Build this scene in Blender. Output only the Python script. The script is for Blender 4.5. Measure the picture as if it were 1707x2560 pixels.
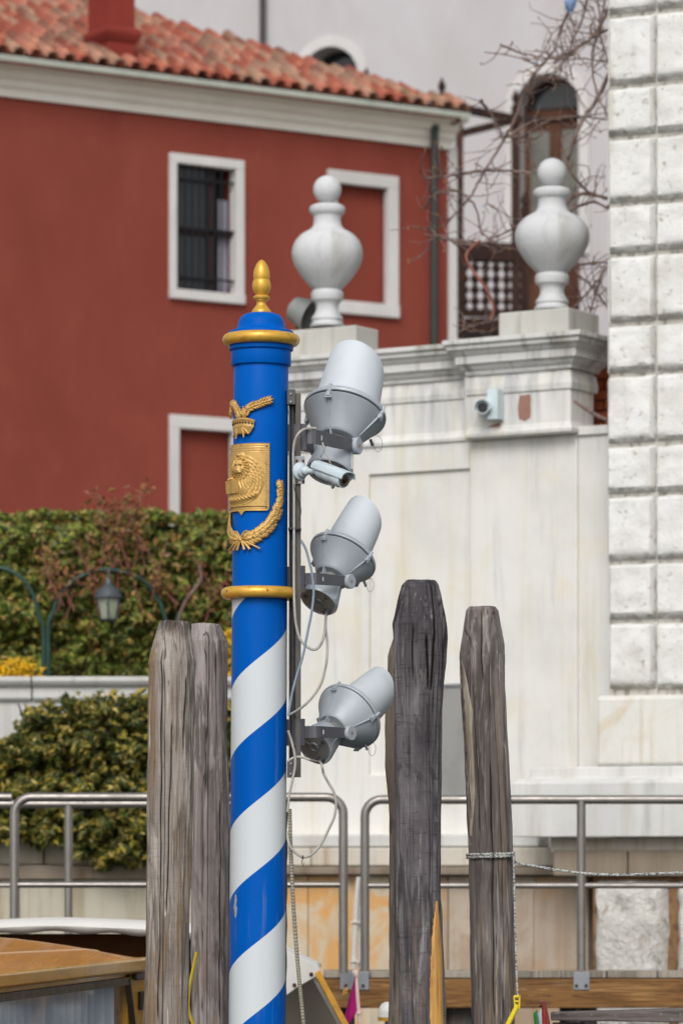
import bpy, bmesh, math, random
import numpy as np
from mathutils import Vector, Matrix, noise as mnoise

random.seed(7); RNG = np.random.default_rng(7)
for o in list(bpy.data.objects): bpy.data.objects.remove(o)
SC = bpy.context.scene; COL = SC.collection
R = math.radians

# ------------------------------------------------------------------ camera, sky, sun, exposure
HC, YH, XC, FPX = 2.0, 2150.0, 853.5, 9600.0      # eye height over the water, horizon row, centre column, focal length (photo px)
D0 = 17.4                                          # distance to the striped pole
cd = bpy.data.cameras.new('camera'); cam = bpy.data.objects.new('camera', cd); COL.objects.link(cam)
cam.location = (0, 0, HC); cam.rotation_euler = (R(90), 0, 0)
cd.sensor_fit = 'VERTICAL'; cd.sensor_height = 36; cd.sensor_width = 24; cd.lens = 135
cd.shift_y = (YH - 1280) / 2560; cd.clip_start = 0.5; cd.clip_end = 4000
cd.dof.use_dof = True; cd.dof.focus_distance = 17.35; cd.dof.aperture_fstop = 3.6
SC.camera = cam
SUN_EL, SUN_AZ = R(40), R(190)                      # azimuth clockwise from +Y: behind the camera, from its left
wd = bpy.data.worlds.new('World'); SC.world = wd; wd.use_nodes = True
nt = wd.node_tree; bg = nt.nodes['Background']
sky = nt.nodes.new('ShaderNodeTexSky'); sky.sky_type = 'NISHITA'; sky.sun_disc = False
sky.sun_elevation = SUN_EL; sky.sun_rotation = SUN_AZ; sky.air_density = 1.0; sky.dust_density = 3.0
hs = nt.nodes.new('ShaderNodeHueSaturation'); hs.inputs['Saturation'].default_value = 0.22   # thin overcast: nearly white sky
nt.links.new(sky.outputs[0], hs.inputs['Color']); nt.links.new(hs.outputs[0], bg.inputs['Color'])
bg.inputs['Strength'].default_value = 0.12
sd = bpy.data.lights.new('sun', 'SUN'); sun = bpy.data.objects.new('sun', sd); COL.objects.link(sun)
sd.energy = 1.15; sd.angle = R(30); sd.color = (1, .985, .965)
sv = Vector((math.sin(SUN_AZ)*math.cos(SUN_EL), math.cos(SUN_AZ)*math.cos(SUN_EL), math.sin(SUN_EL)))
sun.rotation_euler = sv.to_track_quat('Z', 'Y').to_euler(); sun.location = sv*60
vs = SC.view_settings; vs.view_transform = 'Standard'; vs.look = 'None'; vs.gamma = 1; vs.use_curve_mapping = False
vs.exposure = 0.34
SC.render.engine = 'CYCLES'; SC.cycles.use_denoising = True
try: SC.cycles.denoiser = 'OPENIMAGEDENOISE'
except Exception: pass
SC.cycles.max_bounces = 8; SC.cycles.use_adaptive_sampling = False

# ------------------------------------------------------------------ helpers
def P(x, y, d): return Vector(((x-XC)/FPX*d, d, HC+(YH-y)/FPX*d))
def eh(y, d): return (YH-y)/FPX*d                  # height over the eye
ORG = {}
class Fr:
    """a vertical plane in the place: u along it, v into it, z over the eye"""
    def __init__(s, px, d, ang):
        s.o = Vector(((px-XC)/FPX*d, d)); a = R(ang)
        s.ex = Vector((math.cos(a), math.sin(a))); s.ey = Vector((-math.sin(a), math.cos(a)))
    def W(s, u, v, z):
        p = s.o + s.ex*u + s.ey*v
        return Vector((p.x, p.y, HC+z))
    def pix(s, x, y, v=0):
        rx = (x-XC)/FPX
        u = (rx*(s.o.y+v*s.ey.y)-s.o.x-v*s.ey.x)/(s.ex.x-rx*s.ex.y)
        d = s.o.y+u*s.ex.y+v*s.ey.y
        return u, (YH-y)/FPX*d
    def u(s, x, v=0): return s.pix(x, 0, v)[0]
    def z(s, x, y, v=0): return s.pix(x, y, v)[1]

def basis(d):
    d = Vector(d).normalized(); r = Vector((0, 0, 1)) if abs(d.z) < .95 else Vector((1, 0, 0))
    a = d.cross(r).normalized(); return d, a, a.cross(d).normalized()

class MB:
    def __init__(s): s.v = []; s.f = []
    def add(s, vs_, fs): n = len(s.v); s.v += [Vector(p) for p in vs_]; s.f += [tuple(i+n for i in f) for f in fs]; return s
    def hexa(s, p): return s.add(p, [(0, 3, 2, 1), (4, 5, 6, 7), (0, 1, 5, 4), (1, 2, 6, 5), (2, 3, 7, 6), (3, 0, 4, 7)])
    def box(s, T, a0, a1, b0, b1, c0, c1):
        return s.hexa([T(a0, b0, c0), T(a1, b0, c0), T(a1, b1, c0), T(a0, b1, c0), T(a0, b0, c1), T(a1, b0, c1), T(a1, b1, c1), T(a0, b1, c1)])
    def bar(s, p, q, w, h, up=(0, 0, 1)):
        p, q = Vector(p), Vector(q); d = (q-p).normalized(); a = d.cross(Vector(up)).normalized(); b = a.cross(d)
        c = [p+a*i*w/2+b*j*h/2 for i, j in ((-1, -1), (1, -1), (1, 1), (-1, 1))]; e = [x+(q-p) for x in c]
        return s.hexa(c+e)
    def lathe(s, o, d, prof, seg=32, caps=True, e=None):
        o = Vector(o); d, a, b = basis(d)
        if e is not None: a = Vector(e).normalized(); b = d.cross(a).normalized()
        vs_ = []; fs = []; n = len(prof)
        for t, r in prof:
            for k in range(seg):
                g = 2*math.pi*k/seg; vs_.append(o+d*t+(a*math.cos(g)+b*math.sin(g))*r)
        for i in range(n-1):
            for k in range(seg):
                k2 = (k+1) % seg; fs.append((i*seg+k, i*seg+k2, (i+1)*seg+k2, (i+1)*seg+k))
        if caps: fs.append(tuple(reversed(range(seg)))); fs.append(tuple((n-1)*seg+k for k in range(seg)))
        return s.add(vs_, fs)
    def tube(s, pts, r, seg=8, caps=True):
        pts = [Vector(p) for p in pts]; n = len(pts); rr = r if hasattr(r, '__len__') else [r]*n
        vs_ = []; fs = []; a = None
        for i, p in enumerate(pts):
            t = (pts[min(i+1, n-1)]-pts[max(i-1, 0)])
            t = t.normalized() if t.length > 1e-9 else Vector((0, 0, 1))
            if a is None: _, a, _b = basis(t)
            a = a-t*a.dot(t); a = a.normalized() if a.length > 1e-6 else basis(t)[1]; b = t.cross(a)
            for k in range(seg):
                g = 2*math.pi*k/seg; vs_.append(p+(a*math.cos(g)+b*math.sin(g))*rr[i])
        for i in range(n-1):
            for k in range(seg):
                k2 = (k+1) % seg; fs.append((i*seg+k, i*seg+k2, (i+1)*seg+k2, (i+1)*seg+k))
        if caps: fs.append(tuple(reversed(range(seg)))); fs.append(tuple((n-1)*seg+k for k in range(seg)))
        return s.add(vs_, fs)
    def prism(s, poly, T, c0, c1):
        n = len(poly); vs_ = [T(a, b, c0) for a, b in poly]+[T(a, b, c1) for a, b in poly]
        fs = [tuple(range(n)), tuple(reversed(range(n, 2*n)))]+[(i, i+n, (i+1) % n+n, (i+1) % n) for i in range(n)]
        return s.add(vs_, fs)
    def sweep(s, path, prof):
        """profile (out, z over eye) carried along a level path with mitred corners; out = to the right of travel"""
        path = [Vector(p) for p in path]; n = len(path); m = len(prof); vs_ = []; fs = []
        for i, p in enumerate(path):
            ds = []
            if i > 0: ds.append((path[i]-path[i-1]).normalized())
            if i < n-1: ds.append((path[i+1]-path[i]).normalized())
            ns = [Vector((d.y, -d.x)) for d in ds]
            nn = ns[0] if len(ns) == 1 else (ns[0]+ns[1])/max(.2, 1+ns[0].dot(ns[1]))
            for o_, z in prof: q = p+nn*o_; vs_.append(Vector((q.x, q.y, HC+z)))
        for i in range(n-1):
            for k in range(m):
                k2 = (k+1) % m; fs.append((i*m+k, (i+1)*m+k, (i+1)*m+k2, i*m+k2))
        fs.append(tuple(range(m))); fs.append(tuple(reversed(range((n-1)*m, n*m))))
        return s.add(vs_, fs)
    def build(s, name, mat, parent=None, org=None, smooth=False, bevel=0, local=False, fixn=True):
        o0 = Vector((0, 0, 0)) if local else (ORG[parent.name] if parent is not None else Vector(org if org is not None else (0, 0, 0)))
        me = bpy.data.meshes.new(name); me.from_pydata([tuple(p-o0) for p in s.v], [], s.f); me.update()
        if fixn:
            bm = bmesh.new(); bm.from_mesh(me); bmesh.ops.recalc_face_normals(bm, faces=bm.faces); bm.to_mesh(me); bm.free()
        return finish(name, me, mat, parent, o0 if parent is None else None, smooth, bevel)

def finish(name, me, mat, parent=None, loc=None, smooth=False, bevel=0):
    if mat is not None: me.materials.append(mat)
    if smooth:
        me.polygons.foreach_set('use_smooth', [True]*len(me.polygons))
        if smooth != 'all':
            try: me.set_sharp_from_angle(angle=R(38))
            except Exception: pass
    o = bpy.data.objects.new(name, me); COL.objects.link(o)
    if parent is not None: o.parent = parent; ORG[o.name] = ORG.get(parent.name, Vector((0, 0, 0)))
    else:
        if loc is not None: o.location = loc
        ORG[o.name] = Vector(o.location)
    if bevel:
        m = o.modifiers.new('bevel', 'BEVEL'); m.width = bevel; m.segments = 2; m.limit_method = 'ANGLE'; m.angle_limit = R(40)
    return o
def tag(o, label, cat, group=None, kind=None):
    if label: o['label'] = label
    if cat: o['category'] = cat
    if group: o['group'] = group
    if kind: o['kind'] = kind
    return o
def struct(o): o['kind'] = 'structure'; return o
def stuff(o): o['kind'] = 'stuff'; return o
def thing(name, label, cat, loc, group=None):
    o = bpy.data.objects.new(name, None); COL.objects.link(o); o.location = loc; o.empty_display_size = .1
    ORG[o.name] = Vector(loc); return tag(o, label, cat, group)
def npmesh(name, V, Fq, mat, parent=None, loc=(0, 0, 0), smooth=False):
    me = bpy.data.meshes.new(name)
    org = ORG[parent.name] if parent is not None else Vector(loc)
    me.from_pydata((V-np.array(org)).tolist(), [], Fq.tolist()); me.update()
    return finish(name, me, mat, parent, loc if parent is None else None, smooth)
def spline(pts, n=8):
    pts = [Vector(p) for p in pts]; out = []
    for i in range(len(pts)-1):
        p0, p1, p2, p3 = pts[max(i-1, 0)], pts[i], pts[i+1], pts[min(i+2, len(pts)-1)]
        for k in range(n):
            t = k/n; out.append(.5*((2*p1)+(p2-p0)*t+(2*p0-5*p1+4*p2-p3)*t*t+(3*p1-p0-3*p2+p3)*t*t*t))
    out.append(pts[-1]); return out
def fbm(p, o=4): return mnoise.fractal(p, 1.0, 2.0, o)

# ------------------------------------------------------------------ materials
def L(h):                                          # sRGB hex -> linear
    c = [int(h[i:i+2], 16)/255 for i in (0, 2, 4)]
    return tuple((x/12.92 if x <= .04045 else ((x+.055)/1.055)**2.4) for x in c)
class Mt:
    def __init__(s, name, rough=.6, metal=0, spec=.5, coord='Object'):
        s.m = bpy.data.materials.new(name); s.m.use_nodes = True; s.t = s.m.node_tree
        s.b = s.t.nodes['Principled BSDF']; s.b.inputs['Roughness'].default_value = rough
        s.b.inputs['Metallic'].default_value = metal; s.b.inputs['Specular IOR Level'].default_value = spec
        s.co = s.t.nodes.new('ShaderNodeTexCoord').outputs[coord]; s.c = None; s.n = None
    def node(s, k, **kw):
        n = s.t.nodes.new(k)
        for a, b in kw.items(): setattr(n, a, b)
        return n
    def put(s, n, i, v):
        if hasattr(v, 'links'): s.t.links.new(v, n.inputs[i])
        else: n.inputs[i].default_value = v
    def math(s, op, a, b=0.0, c=None):
        n = s.node('ShaderNodeMath', operation=op); s.put(n, 0, a); s.put(n, 1, b)
        if c is not None: s.put(n, 2, c)
        return n.outputs[0]
    def sstep(s, x, lo, hi):
        n = s.node('ShaderNodeMapRange', interpolation_type='SMOOTHSTEP')
        s.put(n, 0, x); n.inputs[1].default_value = lo; n.inputs[2].default_value = hi; return n.outputs[0]
    def noise(s, sc, detail=4, rough=.6, dist=0, off=0):
        mp = s.node('ShaderNodeMapping'); s.t.links.new(s.co, mp.inputs[0]); mp.inputs['Scale'].default_value = sc if hasattr(sc, '__len__') else (sc,)*3
        mp.inputs['Location'].default_value = (off, off*1.7, off*.6)
        n = s.node('ShaderNodeTexNoise'); s.t.links.new(mp.outputs[0], n.inputs['Vector'])
        n.inputs['Scale'].default_value = 1; n.inputs['Detail'].default_value = detail; n.inputs['Roughness'].default_value = rough; n.inputs['Distortion'].default_value = dist
        return n.outputs['Fac']
    def col(s, c): s.c = (*c, 1); return s
    def mix(s, fac, c):
        n = s.node('ShaderNodeMix', data_type='RGBA'); s.put(n, 0, fac); s.put(n, 6, s.c)
        s.put(n, 7, c if hasattr(c, 'links') else (*c, 1)); s.c = n.outputs[2]; return s
    def lay(s, c, sc, lo, hi, k=1.0, detail=4, dist=0, off=0, z=None, band=None, rough=.6):
        f = s.noise(sc, detail, rough, dist, off)
        if band: f = s.math('SUBTRACT', 1.0, s.sstep(s.math('ABSOLUTE', s.math('SUBTRACT', f, band[0])), 0.0, band[1]))
        else: f = s.sstep(f, lo, hi)
        if z:
            sp = s.node('ShaderNodeSeparateXYZ'); s.t.links.new(s.co, sp.inputs[0])
            f = s.math('MULTIPLY', f, s.sstep(sp.outputs[2], z[0], z[1]))
        return s.mix(s.math('MULTIPLY', f, k), c)
    def bump(s, h, strength=.3, dist=.01):
        n = s.node('ShaderNodeBump'); n.inputs['Strength'].default_value = strength; n.inputs['Distance'].default_value = dist
        s.put(n, 'Height', h)
        if s.n is not None: s.t.links.new(s.n, n.inputs['Normal'])
        s.n = n.outputs[0]; return s
    def rough(s, sc, lo, hi, off=3): 
        n = s.node('ShaderNodeMapRange'); s.put(n, 0, s.noise(sc, 4, off=off)); n.inputs[1].default_value = .3; n.inputs[2].default_value = .7
        n.inputs[3].default_value = lo; n.inputs[4].default_value = hi; s.t.links.new(n.outputs[0], s.b.inputs['Roughness']); return s
    def done(s):
        if s.c is not None: s.put(s.b, 'Base Color', s.c)
        if s.n is not None: s.t.links.new(s.n, s.b.inputs['Normal'])
        return s.m

# paint and metal of the pole
def m_blue():
    m = Mt('blue_paint', .3, spec=.05).col((.0, .092, .42)); m.lay((.0, .098, .45), 6, .4, .7, .5).lay((.0, .06, .33), (40, 40, 3), .55, .8, .3)
    return m.rough(9, .34, .48).bump(m.noise(22, 3), .04, .01).done()
def m_stripe(zb, T):
    m = Mt('striped_paint', .3, spec=.07)
    sp = m.node('ShaderNodeSeparateXYZ'); m.t.links.new(m.co, sp.inputs[0])
    th = m.math('ARCTAN2', sp.outputs[0], m.math('MULTIPLY', sp.outputs[1], -1.0))
    ph = m.math('SUBTRACT', m.math('DIVIDE', m.math('SUBTRACT', sp.outputs[2], zb-50*T), T), m.math('DIVIDE', th, 2*math.pi))
    fr = m.math('FRACT', ph); wh = m.math('GREATER_THAN', fr, .505)
    m.col((.0, .092, .42)).lay((.0, .098, .45), 6, .4, .7, .5)
    m.mix(wh, (.60, .635, .655))
    m.lay((.50, .49, .45), (26, 26, 1.4), .56, .8, .28, z=(4.2, 1.6)).lay((.45, .45, .42), (5, 5, .8), .56, .75, .18).lay((.30, .28, .25), 120, .73, .76, .55).lay((.5, .52, .54), (70, 70, 40), .765, .785, .7)
    return m.rough(8, .3, .44).bump(m.noise(20, 3), .04, .01).done()
def m_gold(name, c, dark, rough, metal):
    m = Mt(name, rough, metal).col(c); m.lay(dark, 30, .48, .78, .65, 5).lay((.35, .32, .22), (14, 14, 40), .62, .8, .35)
    return m.rough(25, rough-.08, rough+.14).bump(m.noise(60, 4), .12, .004).done()
M = {}
M['blue'] = m_blue()
M['gilt'] = m_gold('gilt_paint', L('d6a540'), L('98701f'), .34, .3)
M['brass'] = m_gold('cast_brass', L('c49d5a'), L('86652f'), .42, .3)
M['bookbrass'] = m_gold('book_brass', L('c09a54'), L('85652f'), .48, .25)
M['chip'] = Mt('bare_primer', .8).col(L('a8a8a0')).lay(L('77766f'), 160, .4, .7, .8).done()
def m_grey(name, c, d=None, rough=.42, metal=.25):
    m = Mt(name, rough, metal).col(c); m.lay(d or tuple(x*.72 for x in c), (5, 5, 3), .42, .75, .55, 5).lay(tuple(min(1, x*1.25) for x in c), 55, .64, .72, .35)
    return m.rough(14, rough-.07, rough+.15).bump(m.noise(260, 2), .05, .002).done()
M['lampgrey'] = m_grey('lamp_grey_paint', L('adb4ba'), metal=.1)
M['hoodgrey'] = m_grey('hood_grey_paint', L('c3c9ce'), rough=.5, metal=.05)
M['darkgrey'] = m_grey('bracket_grey', L('5d5d62'), rough=.45)
M['rail'] = m_grey('rail_grey', L('55524f'), rough=.55, metal=.3)
M['capgrey'] = m_grey('cap_grey', L('8d8f8d'), rough=.5)
M['black'] = Mt('black_rubber', .55).col((.012, .012, .013)).done()
M['camwhite'] = m_grey('camera_white', L('c6d2d6'), L('a5b0b2'), .4, 0)
M['rust'] = Mt('rust', .8).col(L('5a3322')).lay(L('2a1a14'), 90, .4, .6).done()
M['lens'] = Mt('lens_glass', .06).col((.01, .01, .014)).done()
M['copper'] = Mt('lens_ring', .35, .6).col(L('a57d5c')).done()
def m_cable(name, c):
    m = Mt(name, .5).col(c); m.lay(tuple(x*.65 for x in c), 25, .45, .7, .6); return m.done()
M['cable'] = m_cable('grey_cable', L('a8a49b')); M['cableblue'] = m_cable('blue_grey_cable', L('7e8c9b')); M['conduit'] = m_cable('conduit_plastic', L('8f8877'))
M['yellow'] = m_cable('yellow_plastic', L('dcc41a')); M['glass'] = Mt('dark_glass', .08).col((.02, .022, .024)).done()
M['yhose'] = m_cable('yellow_hose', L('cdb12a'))
# timber
def m_wood(name, base, dark, light, seed=0, warm=None, crack=1.0, zw=None, cross=0, topz=None):
    m = Mt(name, .85, spec=.25).col(base)
    m.lay(dark, (1.8, 1.8, .7), .46, .64, .7, 6, .6, seed+21).lay(light, (2.2, 2.2, .5), .52, .68, .6, 6, .6, seed+23)
    m.lay(dark, (11, 11, 1.7), .50, .62, .75, 7, .9, seed).lay(light, (26, 26, 2.2), .55, .68, .5, 7, .8, seed+5)
    m.lay(light, (7, 7, 3.5), .60, .72, .4, 6, 1.2, seed+40).lay(dark, (6, 6, 4.5), .62, .70, .6, 6, 1.2, seed+44)
    if warm: m.lay(warm, (12, 12, 1.0), .46, .64, .85, 5, .5, seed+8, z=zw)
    m.lay(tuple(x*.6 for x in dark), (70, 70, 1.6), .56, .67, .5, 4, .1, seed+2).lay(tuple(min(1, x*1.25) for x in light), (95, 95, 2.4), .62, .70, .55, 3, .1, seed+14)
    m.lay((.012, .010, .009), (9, 9, .10), 0, 0, .9*crack, 2, .12, seed+3, band=(.5, .009), rough=.35)
    m.lay(tuple(x*.4 for x in dark), (24, 24, 10), .69, .74, .6, 3, .5, seed+9)
    if topz: m.lay((.022, .020, .020), (14, 14, 3), .30, .55, .85, 5, .5, seed+30, z=topz)
    if cross: m.lay(tuple(x*.7 for x in dark), (7, 7, 60), .56, .64, .4*cross, 4, 1.6, seed+6); m.bump(m.noise((6, 6, 60), 4, .6, 1.4, seed+6), .5*cross, .006)
    at = m.node('ShaderNodeAttribute', attribute_name='crack'); m.mix(m.sstep(at.outputs['Fac'], .15, .6), L('221a16'))
    m.bump(m.noise((110, 110, 2.2), 5, .65, .3, seed), .6, .004).bump(m.noise((16, 16, 1.2), 5, .6, .4, seed+7), .7, .012)
    return m.done()
WD = {}
WD['a'] = m_wood('weathered_oak_pale', L('948b83'), L('595049'), L('bcb3a9'), 1, L('7d664c'), cross=.45, topz=(3.88, 3.955))
WD['b'] = m_wood('weathered_oak_lilac', L('8d8481'), L('554d4b'), L('b8b0ab'), 9, L('8a6a44'), zw=(3.0, 1.7))
WD['c'] = m_wood('weathered_oak_dark', L('5b5659'), L('2c292d'), L('94908f'), 17, L('6d6058'), zw=(3.4, 2.2), cross=1)
WD['d'] = m_wood('weathered_oak_brown', L('7d716a'), L('4b4440'), L('a39a90'), 25, L('85786a'))
WD['e'] = m_wood('weathered_oak_grey', L('857c78'), L('4c4543'), L('b2a9a1'), 33, L('8a7458'), zw=(4.2, 2.0))
def m_rawwood():
    m = Mt('fresh_split_oak', .8, spec=.2).col(L('cb9a58')); m.lay(L('7d5526'), (60, 60, 2.5), .48, .7, .8, 5, .4).lay(L('d6ab66'), (24, 24, 1.4), .5, .75, .6)
    return m.bump(m.noise((90, 90, 3), 5), .5, .004).done()
M['raw'] = m_rawwood()
M['palewood'] = m_wood('bleached_sapwood', L('c4b9a8'), L('8d7f6c'), L('d9d0c2'), 41)
def m_beam():
    m = Mt('deck_timber', .75, spec=.3).col(L('7f5a32')); m.lay(L('4f3318'), (1.3, 1.3, 20), .42, .62, .9, 6, 2.6).lay(L('b08a58'), (1.1, 1.1, 16), .54, .70, .7, 5, 2.4, 4).lay(L('8f8577'), (4, 4, 9), .55, .8, .5)
    return m.bump(m.noise((3, 3, 60), 5, .6, 1.5), .3, .004).done()
M['beam'] = m_beam()
M['deckgrey'] = m_wood('deck_board_grey', L('9a9184'), L('6a6258'), L('b9b1a6'), 51)
def m_plank():
    m = Mt('mooring_plank', .85, spec=.2).col(L('6f6663')); m.lay(L('433d3c'), (3, 3, 40), .45, .7, .8, 6).lay(L('b5ada8'), (30, 30, 60), .6, .75, .6, 4); return m.bump(m.noise((10, 10, 90), 4), .5, .004).done()
M['plank'] = m_plank()
def m_varnish(name, c, d):
    m = Mt(name, .24, spec=.4).col(c); m.lay(d, (16, .9, 16), .4, .7, .6, 5, .4).lay(tuple(min(1, x*1.2) for x in c), (45, 1.4, 45), .5, .75, .4)
    m.b.inputs['Coat Weight'].default_value = .25; m.b.inputs['Coat Roughness'].default_value = .08
    return m.done()
M['varnish'] = m_varnish('varnished_mahogany', L('d88f38'), L('b36c22')); M['trimwood'] = m_varnish('varnished_trim', L('c8922a'), L('9e6f1a'))
# masonry
def m_stone(name, base, stain, soot, seed=0, streak=1.0, bs=.35, sootz=None, extra=None, ek=0):
    m = Mt(name, .85, spec=.25).col(base)
    m.lay(tuple(x*.86 for x in base), 1.7, .4, .7, .8, 5, 0, seed)
    m.lay(stain, (5, 5, .35), .48, .74, .75*streak, 5, .3, seed+1).lay(stain, (15, 15, .5), .55, .74, .5*streak, 5, .2, seed+2)
    m.lay(soot, (7, 7, .8), .56, .78, .6*streak, 6, .2, seed+3)
    if sootz: m.lay(soot, (9, 9, .9), .38, .7, .75, 6, .2, seed+4, z=sootz)
    if extra: m.lay(extra, 2.4, .52-ek, .72-ek*1.5, .6+ek*4, 6, .8, seed+5)
    m.lay(soot, 50, .66, .76, .35, 4, 0, seed+6)
    m.bump(m.noise(38, 5, .65, 0, seed), bs, .006).bump(m.noise(7, 3, .5, 0, seed), bs*.6, .02)
    return m.done()
M['wall'] = m_stone('garden_wall_stucco', L('dbd9d4'), L('cabf9f'), L('93959a'), 2, .85, .14, sootz=(4.9, 5.6), extra=L('d8cfb8'))
M['cornice'] = m_stone('cornice_stone', L('cfcecb'), L('9f9b93'), L('5f5c59'), 5, 1.5, .4)
M['urn'] = m_stone('urn_marble', L('c8c9ca'), L('adaca6'), L('858a8f'), 8, 1.35, .55)
M['block'] = m_stone('urn_base_stone', L('bcbab3'), L('9d998a'), L('807d74'), 11, 1.2, .35)
def m_ash(name, seed):
    m = Mt(name, .88, spec=.2).col(L('dfdedb')); m.lay(L('cecbc5'), 3.3, .42, .7, .9, 6, 0, seed).lay(L('8f8a80'), (16, 16, 22), .57, .74, .8, 6, .4, seed+2).lay(L('4f4b45'), (34, 34, 60), .64, .74, .8, 5, .3, seed+3).lay(L('b9ad98'), (9, 9, .8), .58, .75, .5, 4, 0, seed+4)
    at = m.node('ShaderNodeAttribute', attribute_name='grime'); f = m.sstep(m.math('ADD', m.math('MULTIPLY', at.outputs['Fac'], .42), m.noise((11, 11, 16), 6, .7, .5, seed+7)), .70, .92); m.mix(m.math('MULTIPLY', f, .55), L('5f5a52'))
    m.bump(m.noise(55, 6, .7, 0, seed), .45, .01).bump(m.noise(14, 4, .6, .5, seed), .4, .02); return m.done()
M['ashlar'] = m_ash('rusticated_stone', 3); M['joint'] = Mt('joint_mortar', .95).col(L('c0bcb4')).lay(L('7a756b'), (20, 20, 8), .45, .66, .85, 5).done()
M['plinth'] = m_stone('plinth_stone', L('d0cfcc'), L('b3ada2'), L('94938f'), 14, .9, .3)
M['lower'] = m_stone('stained_base_stone', L('cbbda6'), L('b98a50'), L('8a7b6c'), 20, 1.0, .5, extra=L('cf9a58'), ek=.06)
M['lower2'] = m_stone('brown_base_stone', L('b3a392'), L('9d7c58'), L('7f7268'), 26, .8, .5, extra=L('b08f6c'), ek=.06)
M['lower3'] = m_stone('grey_brown_base_stone', L('b9ab9a'), L('a5855c'), L('857a6e'), 61, .9, .5, extra=L('a58f78'), ek=.06)
M['band'] = m_stone('base_band_stone', L('c9c2b6'), L('a38f74'), L('7c746a'), 29, 1.1, .35)
M['darkband'] = m_stone('dark_ledge_stone', L('8d8071'), L('6f5f4c'), L('57504a'), 31, 1.2, .4)
M['basestone'] = m_stone('pale_base_stone', L('d6d4cd'), L('b9a98c'), L('948d80'), 55, .9, .4, extra=L('c4b08c'))
def m_rough():
    m = Mt('rough_hewn_stone', .92, spec=.2).col(L('d6d3cc')); m.lay(L('a89f92'), 9, .52, .72, .8, 6, .6).lay(L('8a6a48'), 7, .62, .74, .6, 5, .4, 7); m.bump(m.noise(26, 6, .65, .6), 1.0, .03); return m.done()
M['roughstone'] = m_rough()
M['mortar'] = Mt('brown_mortar', .95).col(L('8a6a4a')).lay(L('5c4634'), 14, .4, .65, .8, 5).done()
M['terrace'] = m_stone('terrace_wall_stone', L('bdb6a6'), L('9c8f74'), L('7e786c'), 37, 1.1, .35)
M['terracewhite'] = m_stone('terrace_plaster', L('c4c4c2'), L('a5a198'), L('87878a'), 39, 1.1, .3)
M['coping'] = m_stone('coping_stone', L('c8c7c3'), L('aba79e'), L('77756f'), 43, 1.0, .35)
def m_plaster(name, c, d, l, seed):
    m = Mt(name, .9, spec=.2).col(c); m.lay(d, (.8, .8, .5), .38, .68, .7, 5, .3, seed).lay(l, (1.6, 1.6, .9), .5, .75, .5, 5, .3, seed+1).lay(d, (9, 9, .7), .58, .78, .25, 4, 0, seed+2)
    return m.bump(m.noise(60, 4), .12, .004).done()
M['red'] = m_plaster('red_plaster', L('823f34'), L('76372d'), L('8a473b'), 2)
M['redpanel'] = m_plaster('red_panel_plaster', L('7d3b30'), L('723428'), L('864236'), 6)
M['redbrick'] = m_plaster('chimney_plaster', L('88382f'), L('782f28'), L('934438'), 9)
M['housewall'] = m_plaster('pale_house_plaster', L('b9b6b8'), L('b0abab'), L('c2c0c2'), 12)
M['trim'] = m_plaster('cream_trim', L('e4e1d8'), L('d8d4c8'), L('ece9e2'), 15)
M['trimgrey'] = m_plaster('grey_trim', L('c9c6c4'), L('b4b2b0'), L('d6d4d2'), 18)
M['gutter'] = m_grey('gutter_paint', L('cdd3c8'), L('b5bcb0'), .5, 0)
M['darkpipe'] = m_grey('dark_pipe', L('3f3438'), rough=.5, metal=.1); M['greenpipe'] = m_grey('green_black_pipe', L('2f3230'), rough=.45, metal=.2)
M['doorpane'] = Mt('dull_door_glass', .25).col(L('6b6a62')).lay(L('4c4a45'), 3, .4, .7, .8).done()
M['darkwood'] = m_wood('dark_balcony_wood', L('3d2a24'), L('241a18'), L('5a3d30'), 61); M['doorwood'] = m_wood('brown_door_wood', L('53362a'), L('35231b'), L('6a4632'), 63)
M['iron'] = Mt('black_iron', .5, .4).col((.012, .013, .016)).done(); M['sash'] = Mt('sash_wood', .6).col(L('2c1719')).done()
M['curtain'] = m_plaster('net_curtain', L('a5a3ae'), L('7f7e8a'), L('bdbbc6'), 21)
M['greeniron'] = m_grey('green_painted_iron', L('23433a'), L('15261f'), .5, .1); M['lantern'] = m_grey('lantern_metal', L('4d5358'), L('2c3034'), .4, .3)
M['lglass'] = Mt('lantern_glass', .2).col(L('8f9482')).lay(L('6d7468'), 12, .4, .7, .8).done()
def m_tile():
    m = Mt('terracotta_tile', .85, spec=.25)
    oi = m.node('ShaderNodeObjectInfo'); rp = m.node('ShaderNodeValToRGB'); cr = rp.color_ramp
    for i, (p, c) in enumerate([(0, L('8f4a3a')), (.28, L('a45a47')), (.5, L('ad6d5b')), (.72, L('a2806a')), (.88, L('8c6a58')), (1, L('7d4438'))]):
        e = cr.elements[i] if i < 2 else cr.elements.new(p); e.position = p; e.color = (*c, 1)
    m.t.links.new(oi.outputs['Random'], rp.inputs[0]); m.c = rp.outputs[0]
    m.lay(L('d09a76'), 9, .52, .72, .6, 5).lay(L('4d362c'), 9, .54, .70, .75, 5, 0, 4)
    return m.bump(m.noise(40, 4), .4, .006).done()
M['tile'] = m_tile(); M['tiledark'] = m_plaster('channel_tile', L('5a2e22'), L('33201a'), L('7d4430'), 24)
M['brick'] = m_plaster('orange_brick', L('b5623f'), L('8d4a34'), L('c97e58'), 27); M['patch'] = m_stone('bare_brick_patch', L('9a7468'), L('87604f'), L('6f5a52'), 47, .6, .5)
M['steel'] = m_grey('brushed_steel', L('8f8a85'), L('6d6863'), .34, .75); M['plate'] = m_grey('galvanised_plate', L('8e9196'), rough=.5, metal=.5)
M['door'] = m_grey('grey_metal_door', L('93928f'), L('7e7c78'), .55, .1)
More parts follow.
